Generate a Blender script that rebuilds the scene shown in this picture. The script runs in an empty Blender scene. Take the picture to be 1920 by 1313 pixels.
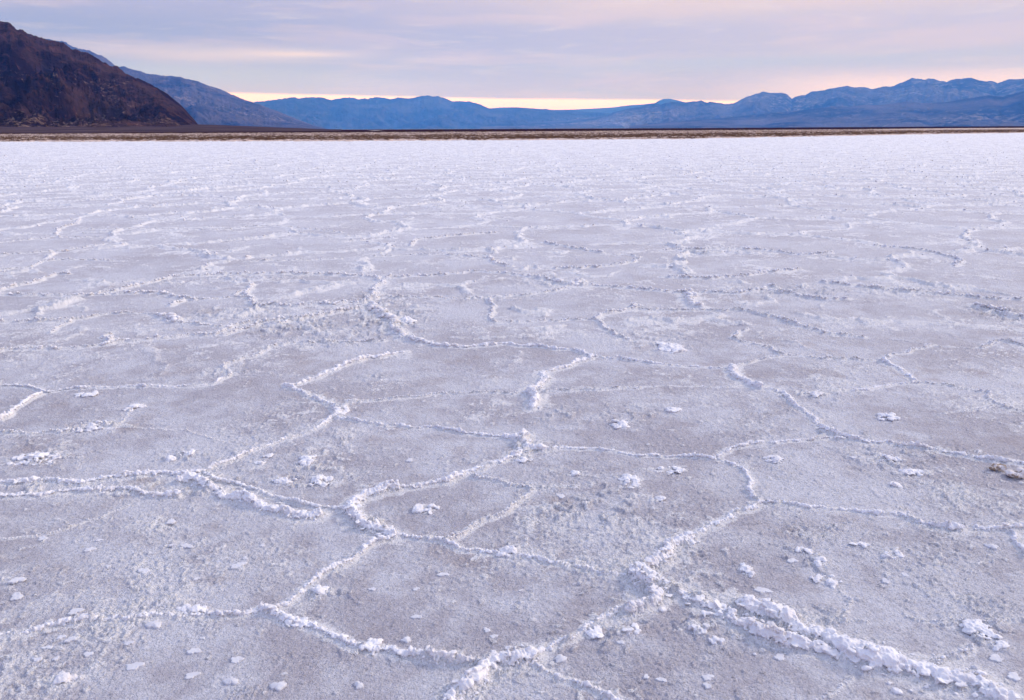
import bpy, bmesh, math, random
import numpy as np
from mathutils import Vector, Matrix

# ------------------------------------------------------------------ camera
SC = bpy.context.scene
PW, PH = 1920.0, 1313.0
FOC = 28.0 / 36.0 * PW
CAM_H = 1.7
HORIZ = 241.3                      # horizon height in the photo at mid width
ROLL = math.atan(0.0045)
PITCH = math.atan((PH / 2 - HORIZ) / FOC)
f_ = np.array([0, math.cos(PITCH), -math.sin(PITCH)])
r0 = np.array([1.0, 0, 0]); u0 = np.array([0, math.sin(PITCH), math.cos(PITCH)])
R_ = math.cos(ROLL) * r0 - math.sin(ROLL) * u0
U_ = math.sin(ROLL) * r0 + math.cos(ROLL) * u0
cd = bpy.data.cameras.new('camera'); cam = bpy.data.objects.new('camera', cd)
SC.collection.objects.link(cam); SC.camera = cam
cd.lens = 28.0; cd.sensor_width = 36.0; cd.clip_start = 0.05; cd.clip_end = 200000
M = Matrix(((R_[0], U_[0], -f_[0], 0), (R_[1], U_[1], -f_[1], 0), (R_[2], U_[2], -f_[2], CAM_H), (0, 0, 0, 1)))
cam.matrix_world = M
SC.view_settings.view_transform = 'Standard'; SC.view_settings.look = 'None'
SC.view_settings.exposure = 0.2; SC.view_settings.gamma = 1.0
SC.view_settings.use_curve_mapping = False
SC.cycles.use_denoising = True
SC.cycles.max_bounces = 6; SC.cycles.volume_bounces = 1

def ray(px, py):
    return f_ + R_ * ((px - PW / 2) / FOC) + U_ * ((PH / 2 - py) / FOC)
def G(px, py):
    d = ray(px, py); t = CAM_H / -d[2]
    return np.array([d[0] * t, d[1] * t])
def azel(px, py):
    d = ray(px, py)
    return math.atan2(d[0], d[1]), d[2] / math.hypot(d[0], d[1])

# ------------------------------------------------------------------ node helpers
class NT:
    def __init__(s, nt): s.nt = nt; nt.nodes.clear()
    def n(s, typ, **kw):
        nd = s.nt.nodes.new(typ)
        for k, v in kw.items():
            if k.startswith('i_'): nd.inputs[int(k[2:])].default_value = v
            else: setattr(nd, k, v)
        return nd
    def l(s, a, b): s.nt.links.new(a, b)
    def val(s, sock, x):
        if isinstance(x, (int, float)): sock.default_value = x
        elif isinstance(x, (tuple, list)): sock.default_value = tuple(x) if len(x) == len(sock.default_value) else tuple(x) + (1.0,)
        else: s.l(x, sock)
    def m(s, op, a, b=0.0, c=0.0, clamp=False):
        nd = s.n('ShaderNodeMath', operation=op); nd.use_clamp = clamp
        s.val(nd.inputs[0], a); s.val(nd.inputs[1], b); s.val(nd.inputs[2], c)
        return nd.outputs[0]
    def rng(s, v, a, b, c=0.0, d=1.0, smooth=True):
        nd = s.n('ShaderNodeMapRange'); nd.interpolation_type = 'SMOOTHSTEP' if smooth else 'LINEAR'
        s.val(nd.inputs[0], v); s.val(nd.inputs[1], a); s.val(nd.inputs[2], b); s.val(nd.inputs[3], c); s.val(nd.inputs[4], d)
        return nd.outputs[0]
    def mix(s, f, a, b):
        nd = s.n('ShaderNodeMix', data_type='RGBA')
        s.val(nd.inputs[0], f); s.val(nd.inputs[6], a); s.val(nd.inputs[7], b)
        return nd.outputs[2]
    def noise(s, vec, scale, detail=4, rough=0.55, dist=0.0):
        nd = s.n('ShaderNodeTexNoise'); s.l(vec, nd.inputs['Vector'])
        nd.inputs['Scale'].default_value = scale; nd.inputs['Detail'].default_value = detail
        nd.inputs['Roughness'].default_value = rough; nd.inputs['Distortion'].default_value = dist
        return nd.outputs['Fac']
    def xyz(s, x, y, z):
        nd = s.n('ShaderNodeCombineXYZ'); s.val(nd.inputs[0], x); s.val(nd.inputs[1], y); s.val(nd.inputs[2], z)
        return nd.outputs[0]

# ------------------------------------------------------------------ world: overcast dusk sky
SUN_EL, SUN_AZ = math.radians(30), math.radians(68)     # azimuth from +Y (view direction) to +X (right)
world = bpy.data.worlds.new('World'); SC.world = world; world.use_nodes = True
w = NT(world.node_tree)
geo = w.n('ShaderNodeTexCoord')
sep = w.n('ShaderNodeSeparateXYZ'); w.l(geo.outputs['Generated'], sep.inputs[0])
X, Y, Z = sep.outputs
az = w.m('ARCTAN2', X, Y)
horiz = w.m('SQRT', w.m('ADD', w.m('MULTIPLY', X, X), w.m('MULTIPLY', Y, Y)))
el = w.m('ARCTAN2', Z, horiz)
# cloud layers, stretched along the horizon
n1 = w.noise(w.xyz(w.m('MULTIPLY', az, 2.2), w.m('MULTIPLY', el, 17.0), 3.1), 1.0, 3, 0.5, 0.3)
n2 = w.noise(w.xyz(w.m('MULTIPLY', az, 5.0), w.m('MULTIPLY', el, 48.0), 8.7), 1.0, 4, 0.55, 0.5)
n3 = w.noise(w.xyz(w.m('MULTIPLY', az, 12.0), w.m('MULTIPLY', el, 110.0), 1.7), 1.0, 5, 0.6, 0.6)
nb = w.noise(w.xyz(w.m('MULTIPLY', az, 9.0), w.m('MULTIPLY', el, 6.0), 5.5), 1.0, 5, 0.6)
BLUE, LAV, PINK, CREAM, TEAL = (.36, .42, .70), (.52, .51, .72), (.72, .62, .70), (.72, .64, .66), (.47, .54, .73)
right = w.rng(az, -0.62, 0.55)
low = w.mix(w.rng(w.m('ADD', n1, w.m('MULTIPLY', right, 0.10)), 0.42, 0.64), TEAL, LAV)
mid = w.mix(right, (.33, .385, .65), (.56, .55, .72))
top = w.mix(w.rng(w.m('ADD', right, w.m('MULTIPLY', w.m('SUBTRACT', n1, 0.5), 0.6)), 0.1, 0.75), (.44, .46, .71), CREAM)
elw = w.m('ADD', el, w.m('MULTIPLY', w.m('SUBTRACT', n1, 0.5), 0.035))
deck = w.mix(w.rng(elw, 0.045, 0.085), low, mid)
deck = w.mix(w.m('MULTIPLY', w.rng(elw, 0.105, 0.145), 0.95), deck, top)
deck = w.mix(w.m('MULTIPLY', w.rng(n2, 0.45, 0.70), 0.45), deck, PINK)
deck = w.mix(w.m('MULTIPLY', w.rng(n3, 0.5, 0.75), 0.28), deck, (.80, .76, .82))
# pale break in the deck to the left of centre
def blob(a0, aw, e0, ew):
    da = w.m('DIVIDE', w.m('SUBTRACT', az, a0), aw)
    de = w.m('DIVIDE', w.m('SUBTRACT', w.m('ADD', el, w.m('MULTIPLY', w.m('SUBTRACT', n2, 0.5), ew)), e0), ew)
    s_ = w.m('ADD', w.m('MULTIPLY', da, da), w.m('MULTIPLY', de, de))
    return w.m('EXPONENT', w.m('MULTIPLY', s_, -1.0))
a_, e_ = azel(470, 102)
deck = w.mix(w.m('MULTIPLY', blob(a_, 0.15, math.atan(e_), 0.0085), 0.8), deck, (.72, .67, .76))
a_, e_ = azel(560, 102)
deck = w.mix(w.m('MULTIPLY', blob(a_, 0.05, math.atan(e_), 0.003), 0.8), deck, (.86, .76, .76))
a_, e_ = azel(430, 140)
deck = w.mix(w.m('MULTIPLY', blob(a_, 0.20, math.atan(e_), 0.014), 0.75), deck, (.52, .59, .76))
a_, e_ = azel(1400, 118)
deck = w.mix(w.m('MULTIPLY', blob(a_, 0.26, math.atan(e_), 0.010), 0.6), deck, (.50, .57, .77))
# bright clear gap under the deck
a1, e1 = azel(430, 174); a2, e2 = azel(1370, 189)
k = (math.atan(e2) - math.atan(e1)) / (a2 - a1)
edge = w.m('ADD', w.m('MULTIPLY', w.m('SUBTRACT', az, a1), k), math.atan(e1))
edge = w.m('ADD', edge, w.m('MULTIPLY', w.m('SUBTRACT', n2, 0.5), 0.004))
dd = w.m('SUBTRACT', edge, el)
gapf = w.rng(dd, -0.0018, 0.0016)
glow = w.m('MULTIPLY', w.m('EXPONENT', w.m('MULTIPLY', w.m('ABSOLUTE', dd), -80.0)), 0.30)
rg = w.m('MULTIPLY', w.rng(az, 0.18, 0.45), w.m('SUBTRACT', 1.0, w.rng(w.m('ADD', el, w.m('MULTIPLY', w.m('SUBTRACT', n2, 0.5), 0.02)), 0.040, 0.068)))
gapcol = w.mix(w.rng(el, 0.018, 0.036), (1.30, .74, .78), (1.36, .84, .78))
sky = w.n('ShaderNodeTexSky'); sky.sky_type = 'NISHITA'; sky.sun_disc = False
sky.sun_elevation = SUN_EL; sky.sun_rotation = SUN_AZ; sky.dust_density = 2.0
nish = w.n('ShaderNodeVectorMath', operation='SCALE'); w.l(sky.outputs[0], nish.inputs[0]); nish.inputs['Scale'].default_value = 0.06
gapsky = w.n('ShaderNodeVectorMath', operation='ADD'); w.l(nish.outputs[0], gapsky.inputs[0]); w.l(gapcol, gapsky.inputs[1])
deck = w.mix(w.m('MULTIPLY', glow, w.m('SUBTRACT', 1.0, w.rng(az, 0.3, 0.5))), deck, (.86, .74, .80))
deck = w.mix(w.m('MULTIPLY', rg, 0.75), deck, (1.15, .92, .86))
# the upper sky, out of frame: deeper blue-violet overhead, warmer toward the sun
az2 = w.m('COSINE', w.m('SUBTRACT', az, SUN_AZ))
upper = w.mix(w.rng(az2, -0.6, 1.0), (.36, .44, .78), (.80, .81, .97))
upper = w.mix(w.m('MULTIPLY', w.rng(nb, 0.4, 0.7), 0.3), upper, (.72, .68, .80))
upper = w.mix(w.rng(el, 0.5, 1.4), upper, (.60, .685, .98))
ms = w.n('ShaderNodeVectorMath', operation='MULTIPLY'); w.l(deck, ms.inputs[0]); ms.inputs[1].default_value = (1.0, 0.935, 0.905)
deck = w.mix(w.rng(el, 0.16, 0.42), ms.outputs[0], upper)
col = w.mix(gapf, deck, gapsky.outputs[0])
bg = w.n('ShaderNodeBackground'); w.l(col, bg.inputs[0]); bg.inputs[1].default_value = 1.0
out = w.n('ShaderNodeOutputWorld'); w.l(bg.outputs[0], out.inputs[0])

sl = bpy.data.lights.new('sun', 'SUN'); so = bpy.data.objects.new('sun', sl); SC.collection.objects.link(so)
sl.energy = 2.0; sl.angle = math.radians(18); sl.color = (1.0, 0.88, 0.82)
sd = Vector((math.sin(SUN_AZ) * math.cos(SUN_EL), math.cos(SUN_AZ) * math.cos(SUN_EL), math.sin(SUN_EL)))
so.rotation_euler = sd.to_track_quat('Z', 'Y').to_euler()
so.location = (50, 20, 60)

# ------------------------------------------------------------------ numpy noise
def _h(ix, iy, seed):
    n = (ix.astype(np.int64) * 374761393 + iy.astype(np.int64) * 668265263 + seed * 974634777) & 0xffffffff
    n = ((n ^ (n >> 13)) * 1274126177) & 0xffffffff
    n = n ^ (n >> 16)
    n = (n * 2246822519) & 0xffffffff
    return (n ^ (n >> 15)).astype(np.uint32)
_GA = np.arange(256) * (2 * math.pi / 256)
_GX, _GY = np.cos(_GA).astype(np.float32), np.sin(_GA).astype(np.float32)
def perlin(x, y, seed=0):
    x = np.asarray(x, float); y = np.asarray(y, float)
    ix = np.floor(x); iy = np.floor(y)
    fx = (x - ix).astype(np.float32); fy = (y - iy).astype(np.float32)
    ix = ix.astype(np.int64); iy = iy.astype(np.int64)
    def g(a, b):
        h = _h(ix + a, iy + b, seed) & 255
        return _GX[h] * (fx - a) + _GY[h] * (fy - b)
    u = fx * fx * fx * (fx * (fx * 6 - 15) + 10); v = fy * fy * fy * (fy * (fy * 6 - 15) + 10)
    a = g(0, 0); b = g(1, 0); c = g(0, 1); d = g(1, 1)
    return 1.5 * ((a + (b - a) * u) * (1 - v) + (c + (d - c) * u) * v)
def fbm(x, y, sc, octv=4, seed=0, gain=0.5, kind='n'):
    s = 0; a = 1.0; t = 0
    for o in range(octv):
        p = perlin(x * sc, y * sc, seed + o * 17)
        if kind == 'b': p = np.abs(p) * 2 - 0.45
        if kind == 'r': p = 0.55 - np.abs(p) * 2
        s = s + a * p; t += a; a *= gain; sc *= 2.03
    return s / t
def sstep(a, b, x):
    t = np.clip((x - a) / (b - a), 0, 1); return t * t * (3 - 2 * t)
def voronoi(x, y, seed):
    """distance to nearest cell border (F2-F1)/2 style, cell value"""
    ix = np.floor(x).astype(np.int64); iy = np.floor(y).astype(np.int64)
    f1 = np.full(x.shape, 9.0, np.float32); f2 = f1.copy(); x1 = f1 * 0; y1 = f1 * 0; x2 = f1 * 0; y2 = f1 * 0; hid = f1 * 0
    for a in (-1, 0, 1):
        for b in (-1, 0, 1):
            h = _h(ix + a, iy + b, seed)
            cx = (ix + a) + 0.5 + 0.84 * ((h & 0xffff) / 65535.0 - 0.5); cy = (iy + b) + 0.5 + 0.84 * ((h >> 16) / 65535.0 - 0.5)
            d = np.hypot(cx - x, cy - y).astype(np.float32)
            n1_ = d < f1; n2_ = (~n1_) & (d < f2)
            f2 = np.where(n1_, f1, np.where(n2_, d, f2)); x2 = np.where(n1_, x1, np.where(n2_, cx, x2)); y2 = np.where(n1_, y1, np.where(n2_, cy, y2))
            f1 = np.where(n1_, d, f1); x1 = np.where(n1_, cx, x1); y1 = np.where(n1_, cy, y1); hid = np.where(n1_, (h & 1023) / 1023.0, hid)
    edge = (f2 * f2 - f1 * f1) / (2 * np.maximum(np.hypot(x2 - x1, y2 - y1), 1e-3))
    return edge, hid

# ------------------------------------------------------------------ mesh helpers
def tag(o, label=None, cat=None, group=None, kind=None):
    if label: o['label'] = label
    if cat: o['category'] = cat
    if group: o['group'] = group
    if kind: o['kind'] = kind
    return o
def mesh_np(name, V, F, mat, smooth=True, attrs=None, loc=(0, 0, 0)):
    me = bpy.data.meshes.new(name)
    V = np.ascontiguousarray(V, np.float32); F = np.ascontiguousarray(F, np.int32)
    me.vertices.add(len(V)); me.vertices.foreach_set('co', V.ravel())
    k_ = F.shape[1]
    me.loops.add(F.size); me.loops.foreach_set('vertex_index', F.ravel())
    me.polygons.add(len(F)); me.polygons.foreach_set('loop_start', np.arange(0, F.size, k_, dtype=np.int32))
    me.update(calc_edges=True)
    me.polygons.foreach_set('use_smooth', np.full(len(F), smooth, bool))
    for an, av in (attrs or {}).items():
        at = me.attributes.new(an, 'FLOAT', 'POINT'); at.data.foreach_set('value', np.ascontiguousarray(av, np.float32).ravel())
    me.materials.append(mat)
    ob = bpy.data.objects.new(name, me); ob.location = loc; SC.collection.objects.link(ob)
    return ob
def grid_faces(nr, nc):
    a = np.arange(nr * nc).reshape(nr, nc)
    return np.stack([a[:-1, :-1], a[:-1, 1:], a[1:, 1:], a[1:, :-1]], -1).reshape(-1, 4)

# ------------------------------------------------------------------ materials
def material(name):
    m_ = bpy.data.materials.new(name); m_.use_nodes = True
    t = NT(m_.node_tree)
    b = t.n('ShaderNodeBsdfPrincipled'); o = t.n('ShaderNodeOutputMaterial'); t.l(b.outputs[0], o.inputs[0])
    g = t.n('ShaderNodeNewGeometry')
    return m_, t, b, g.outputs['Position']
def attr(t, name):
    a = t.n('ShaderNodeAttribute'); a.attribute_name = name; return a.outputs['Fac']
def bump(t, b, pairs):
    prev = None
    for h, dist, st in pairs:
        nd = t.n('ShaderNodeBump'); t.l(h, nd.inputs['Height']); nd.inputs['Distance'].default_value = dist; nd.inputs['Strength'].default_value = st
        if prev: t.l(prev, nd.inputs['Normal'])
        prev = nd.outputs[0]
    t.l(prev, b.inputs['Normal'])

WHITE, DAMP, DARK = (.82, .81, .83), (.72, .725, .785), (.48, .455, .505)
# crusted white salt: ridges, clumps
MS, t, b, P = material('white_salt')
na = t.noise(P, 9.0, 4); nb_ = t.noise(P, 3.0, 3); nc_ = t.noise(P, 160.0, 3, 0.6); nd_ = t.noise(P, 55.0, 4, 0.6)
c = t.mix(t.rng(na, 0.35, 0.7), (.85, .84, .86), (.73, .715, .745))
c = t.mix(t.m('MULTIPLY', t.rng(nb_, 0.56, 0.74), 0.45), c, (.74, .65, .58))
c = t.mix(t.m('MULTIPLY', t.rng(nc_, 0.52, 0.72), 0.30), c, (.50, .47, .48))
t.l(c, b.inputs['Base Color']); b.inputs['Roughness'].default_value = 0.75; b.inputs['Specular IOR Level'].default_value = 0.35
bump(t, b, [(nd_, 0.006, 0.7), (nc_, 0.0022, 0.8)])
# thin flakes
MF, t, b, P = material('flake_salt')
nc_ = t.noise(P, 120.0, 3, 0.6); na = t.noise(P, 25.0, 4)
c = t.mix(t.rng(na, 0.3, 0.7), (.70, .70, .735), (.62, .615, .655))
t.l(c, b.inputs['Base Color']); b.inputs['Roughness'].default_value = 0.7; bump(t, b, [(na, 0.004, 0.5), (nc_, 0.0015, 0.6)])
# dirt-stained crust
MD, t, b, P = material('muddy_salt')
na = t.noise(P, 30.0, 4)
c = t.mix(t.rng(na, 0.38, 0.52), (.27, .20, .15), (.76, .71, .69))
t.l(c, b.inputs['Base Color']); b.inputs['Roughness'].default_value = 0.9; bump(t, b, [(na, 0.01, 0.8)])
# salt flat surface
MG, t, b, P = material('salt_flat_surface')
crust = attr(t, 'crust'); damp = attr(t, 'damp')
big = t.noise(P, 0.9, 4, 0.6); md = t.noise(P, 6.0, 5, 0.62, 0.3); fine = t.noise(P, 95.0, 3, 0.7); pit = t.noise(P, 210.0, 2, 0.5); gran = t.noise(P, 38.0, 5, 0.72, 0.3)
dm = t.mix(t.rng(t.m('ADD', t.m('MULTIPLY', big, 0.6), t.m('MULTIPLY', md, 0.4)), 0.40, 0.60), DARK, DAMP)
dry = t.mix(t.rng(md, 0.3, 0.7), (.705, .70, .735), (.60, .59, .63))
fr = t.rng(t.m('ADD', t.m('ADD', crust, t.m('MULTIPLY', t.m('SUBTRACT', gran, 0.5), 1.1)), t.m('MULTIPLY', t.m('SUBTRACT', fine, 0.5), 0.7)), 0.25, 0.78)
basec = t.mix(damp, dry, dm)
c = t.mix(fr, basec, WHITE)
c = t.mix(t.m('MULTIPLY', t.rng(pit, 0.58, 0.70), t.m('SUBTRACT', 0.42, t.m('MULTIPLY', fr, 0.28))), c, (.17, .15, .155))
grain = t.m('ADD', t.m('MULTIPLY', t.noise(P, 150.0, 3, 0.75), 0.6), t.m('MULTIPLY', t.noise(P, 48.0, 4, 0.7), 0.4))
stain = t.rng(t.noise(P, 2.3, 4, 0.6), 0.55, 0.70)
c = t.mix(t.m('MULTIPLY', t.m('MULTIPLY', stain, damp), t.m('SUBTRACT', 0.5, t.m('MULTIPLY', fr, 0.5))), c, (.40, .335, .34))
bare = t.m('SUBTRACT', 1.0, t.m('MULTIPLY', fr, 0.88))
c = t.mix(t.m('MULTIPLY', t.m('MULTIPLY', t.rng(grain, 0.50, 0.36), t.rng(md, 0.3, 0.7, 0.10, 0.50)), bare), c, (.36, .335, .36))
c = t.mix(t.m('MULTIPLY', t.rng(grain, 0.50, 0.64), 0.42), c, (.86, .845, .86))
t.l(c, b.inputs['Base Color']); b.inputs['Roughness'].default_value = 0.72; b.inputs['Specular IOR Level'].default_value = 0.4
bump(t, b, [(gran, 0.020, 0.9), (fine, 0.0090, 1.0), (pit, 0.003, 0.8)])
# rough brown salt and mud field
MR, t, b, P = material('rough_mud_salt')
sh = attr(t, 'pale')
na = t.noise(P, 0.75, 5, 0.7); nb_ = t.noise(P, 0.25, 4, 0.6)
c = t.mix(t.rng(t.m('ADD', na, sh), 0.44, 0.58), (.085, .046, .028), (.64, .50, .44))
c = t.mix(t.m('MULTIPLY', t.rng(nb_, 0.5, 0.7), 0.35), c, (.17, .105, .07))
t.l(c, b.inputs['Base Color']); b.inputs['Roughness'].default_value = 1.0; b.inputs['Specular IOR Level'].default_value = 0.0
bump(t, b, [(na, 0.3, 0.9)])
# dark mudflat
MM, t, b, P = material('brown_mudflat')
mp = t.n('ShaderNodeMapping'); mp.inputs['Scale'].default_value = (0.004, 0.02, 1); t.l(P, mp.inputs[0])
na = t.noise(mp.outputs[0], 1.0, 5, 0.6); pale = attr(t, 'pale')
c = t.mix(t.rng(na, 0.35, 0.7), (.024, .007, .005), (.045, .017, .012))
c = t.mix(pale, c, (.78, .74, .76))
t.l(c, b.inputs['Base Color']); b.inputs['Roughness'].default_value = 1.0; b.inputs['Specular IOR Level'].default_value = 0.0

def rock_mat(name, dark, midc, light, warm, sc, lt=0.62, bd=20.0, scr=0.0):
    m_, t, b, P = material(name)
    mp = t.n('ShaderNodeMapping'); mp.inputs['Rotation'].default_value = (0.3, 0.5, 0.4); mp.inputs['Scale'].default_value = (sc, sc, sc * 1.8); t.l(P, mp.inputs[0])
    v = mp.outputs[0]
    a = t.noise(v, 1.0, 6, 0.6, 0.8); bb = t.noise(v, 3.7, 6, 0.65, 1.2); cc = t.noise(v, 14.0, 5, 0.65, 0.4); dd_ = t.noise(v, 0.45, 4, 0.55, 0.5)
    sl_ = attr(t, 'scree')
    c = t.mix(t.rng(a, 0.40, 0.62), dark, midc)
    c = t.mix(t.m('MULTIPLY', t.rng(bb, 0.52, 0.68), 0.75), c, warm)
    c = t.mix(t.m('MULTIPLY', t.rng(t.m('ADD', t.m('MULTIPLY', cc, 0.5), t.m('ADD', t.m('MULTIPLY', dd_, 0.5), t.m('MULTIPLY', sl_, scr))), lt - 0.04, lt + 0.05), 0.8), c, light)
    t.l(c, b.inputs['Base Color']); b.inputs['Roughness'].default_value = 1.0; b.inputs['Specular IOR Level'].default_value = 0.0
    bump(t, b, [(bb, bd * 1.6, 0.8), (cc, bd * 0.5, 0.8)])
    return m_
M_NEAR = rock_mat('brown_rock', (.020, .009, .012), (.075, .040, .037), (.27, .18, .14), (.112, .052, .044), 0.0054, 0.585, 15, 0.045)
M_MIDR = rock_mat('grey_rock', (.035, .03, .04), (.105, .085, .095), (.25, .20, .19), (.15, .11, .11), 0.0011, 0.555, 55, 0.02)
M_FAR = rock_mat('far_rock', (.03, .03, .035), (.075, .07, .075), (.28, .26, .27), (.10, .085, .09), 0.0006, 0.60, 90)
M_RGT = rock_mat('right_rock', (.025, .025, .03), (.12, .10, .105), (.27, .235, .24), (.15, .12, .125), 0.0005, 0.56, 90)
MFAN, t, b, P = material('fan_gravel')
na = t.noise(P, 0.012, 5, 0.6)
c = t.mix(t.rng(na, 0.35, 0.7), (.055, .034, .038), (.10, .068, .070))
t.l(c, b.inputs['Base Color']); b.inputs['Roughness'].default_value = 1.0; b.inputs['Specular IOR Level'].default_value = 0.0

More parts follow.
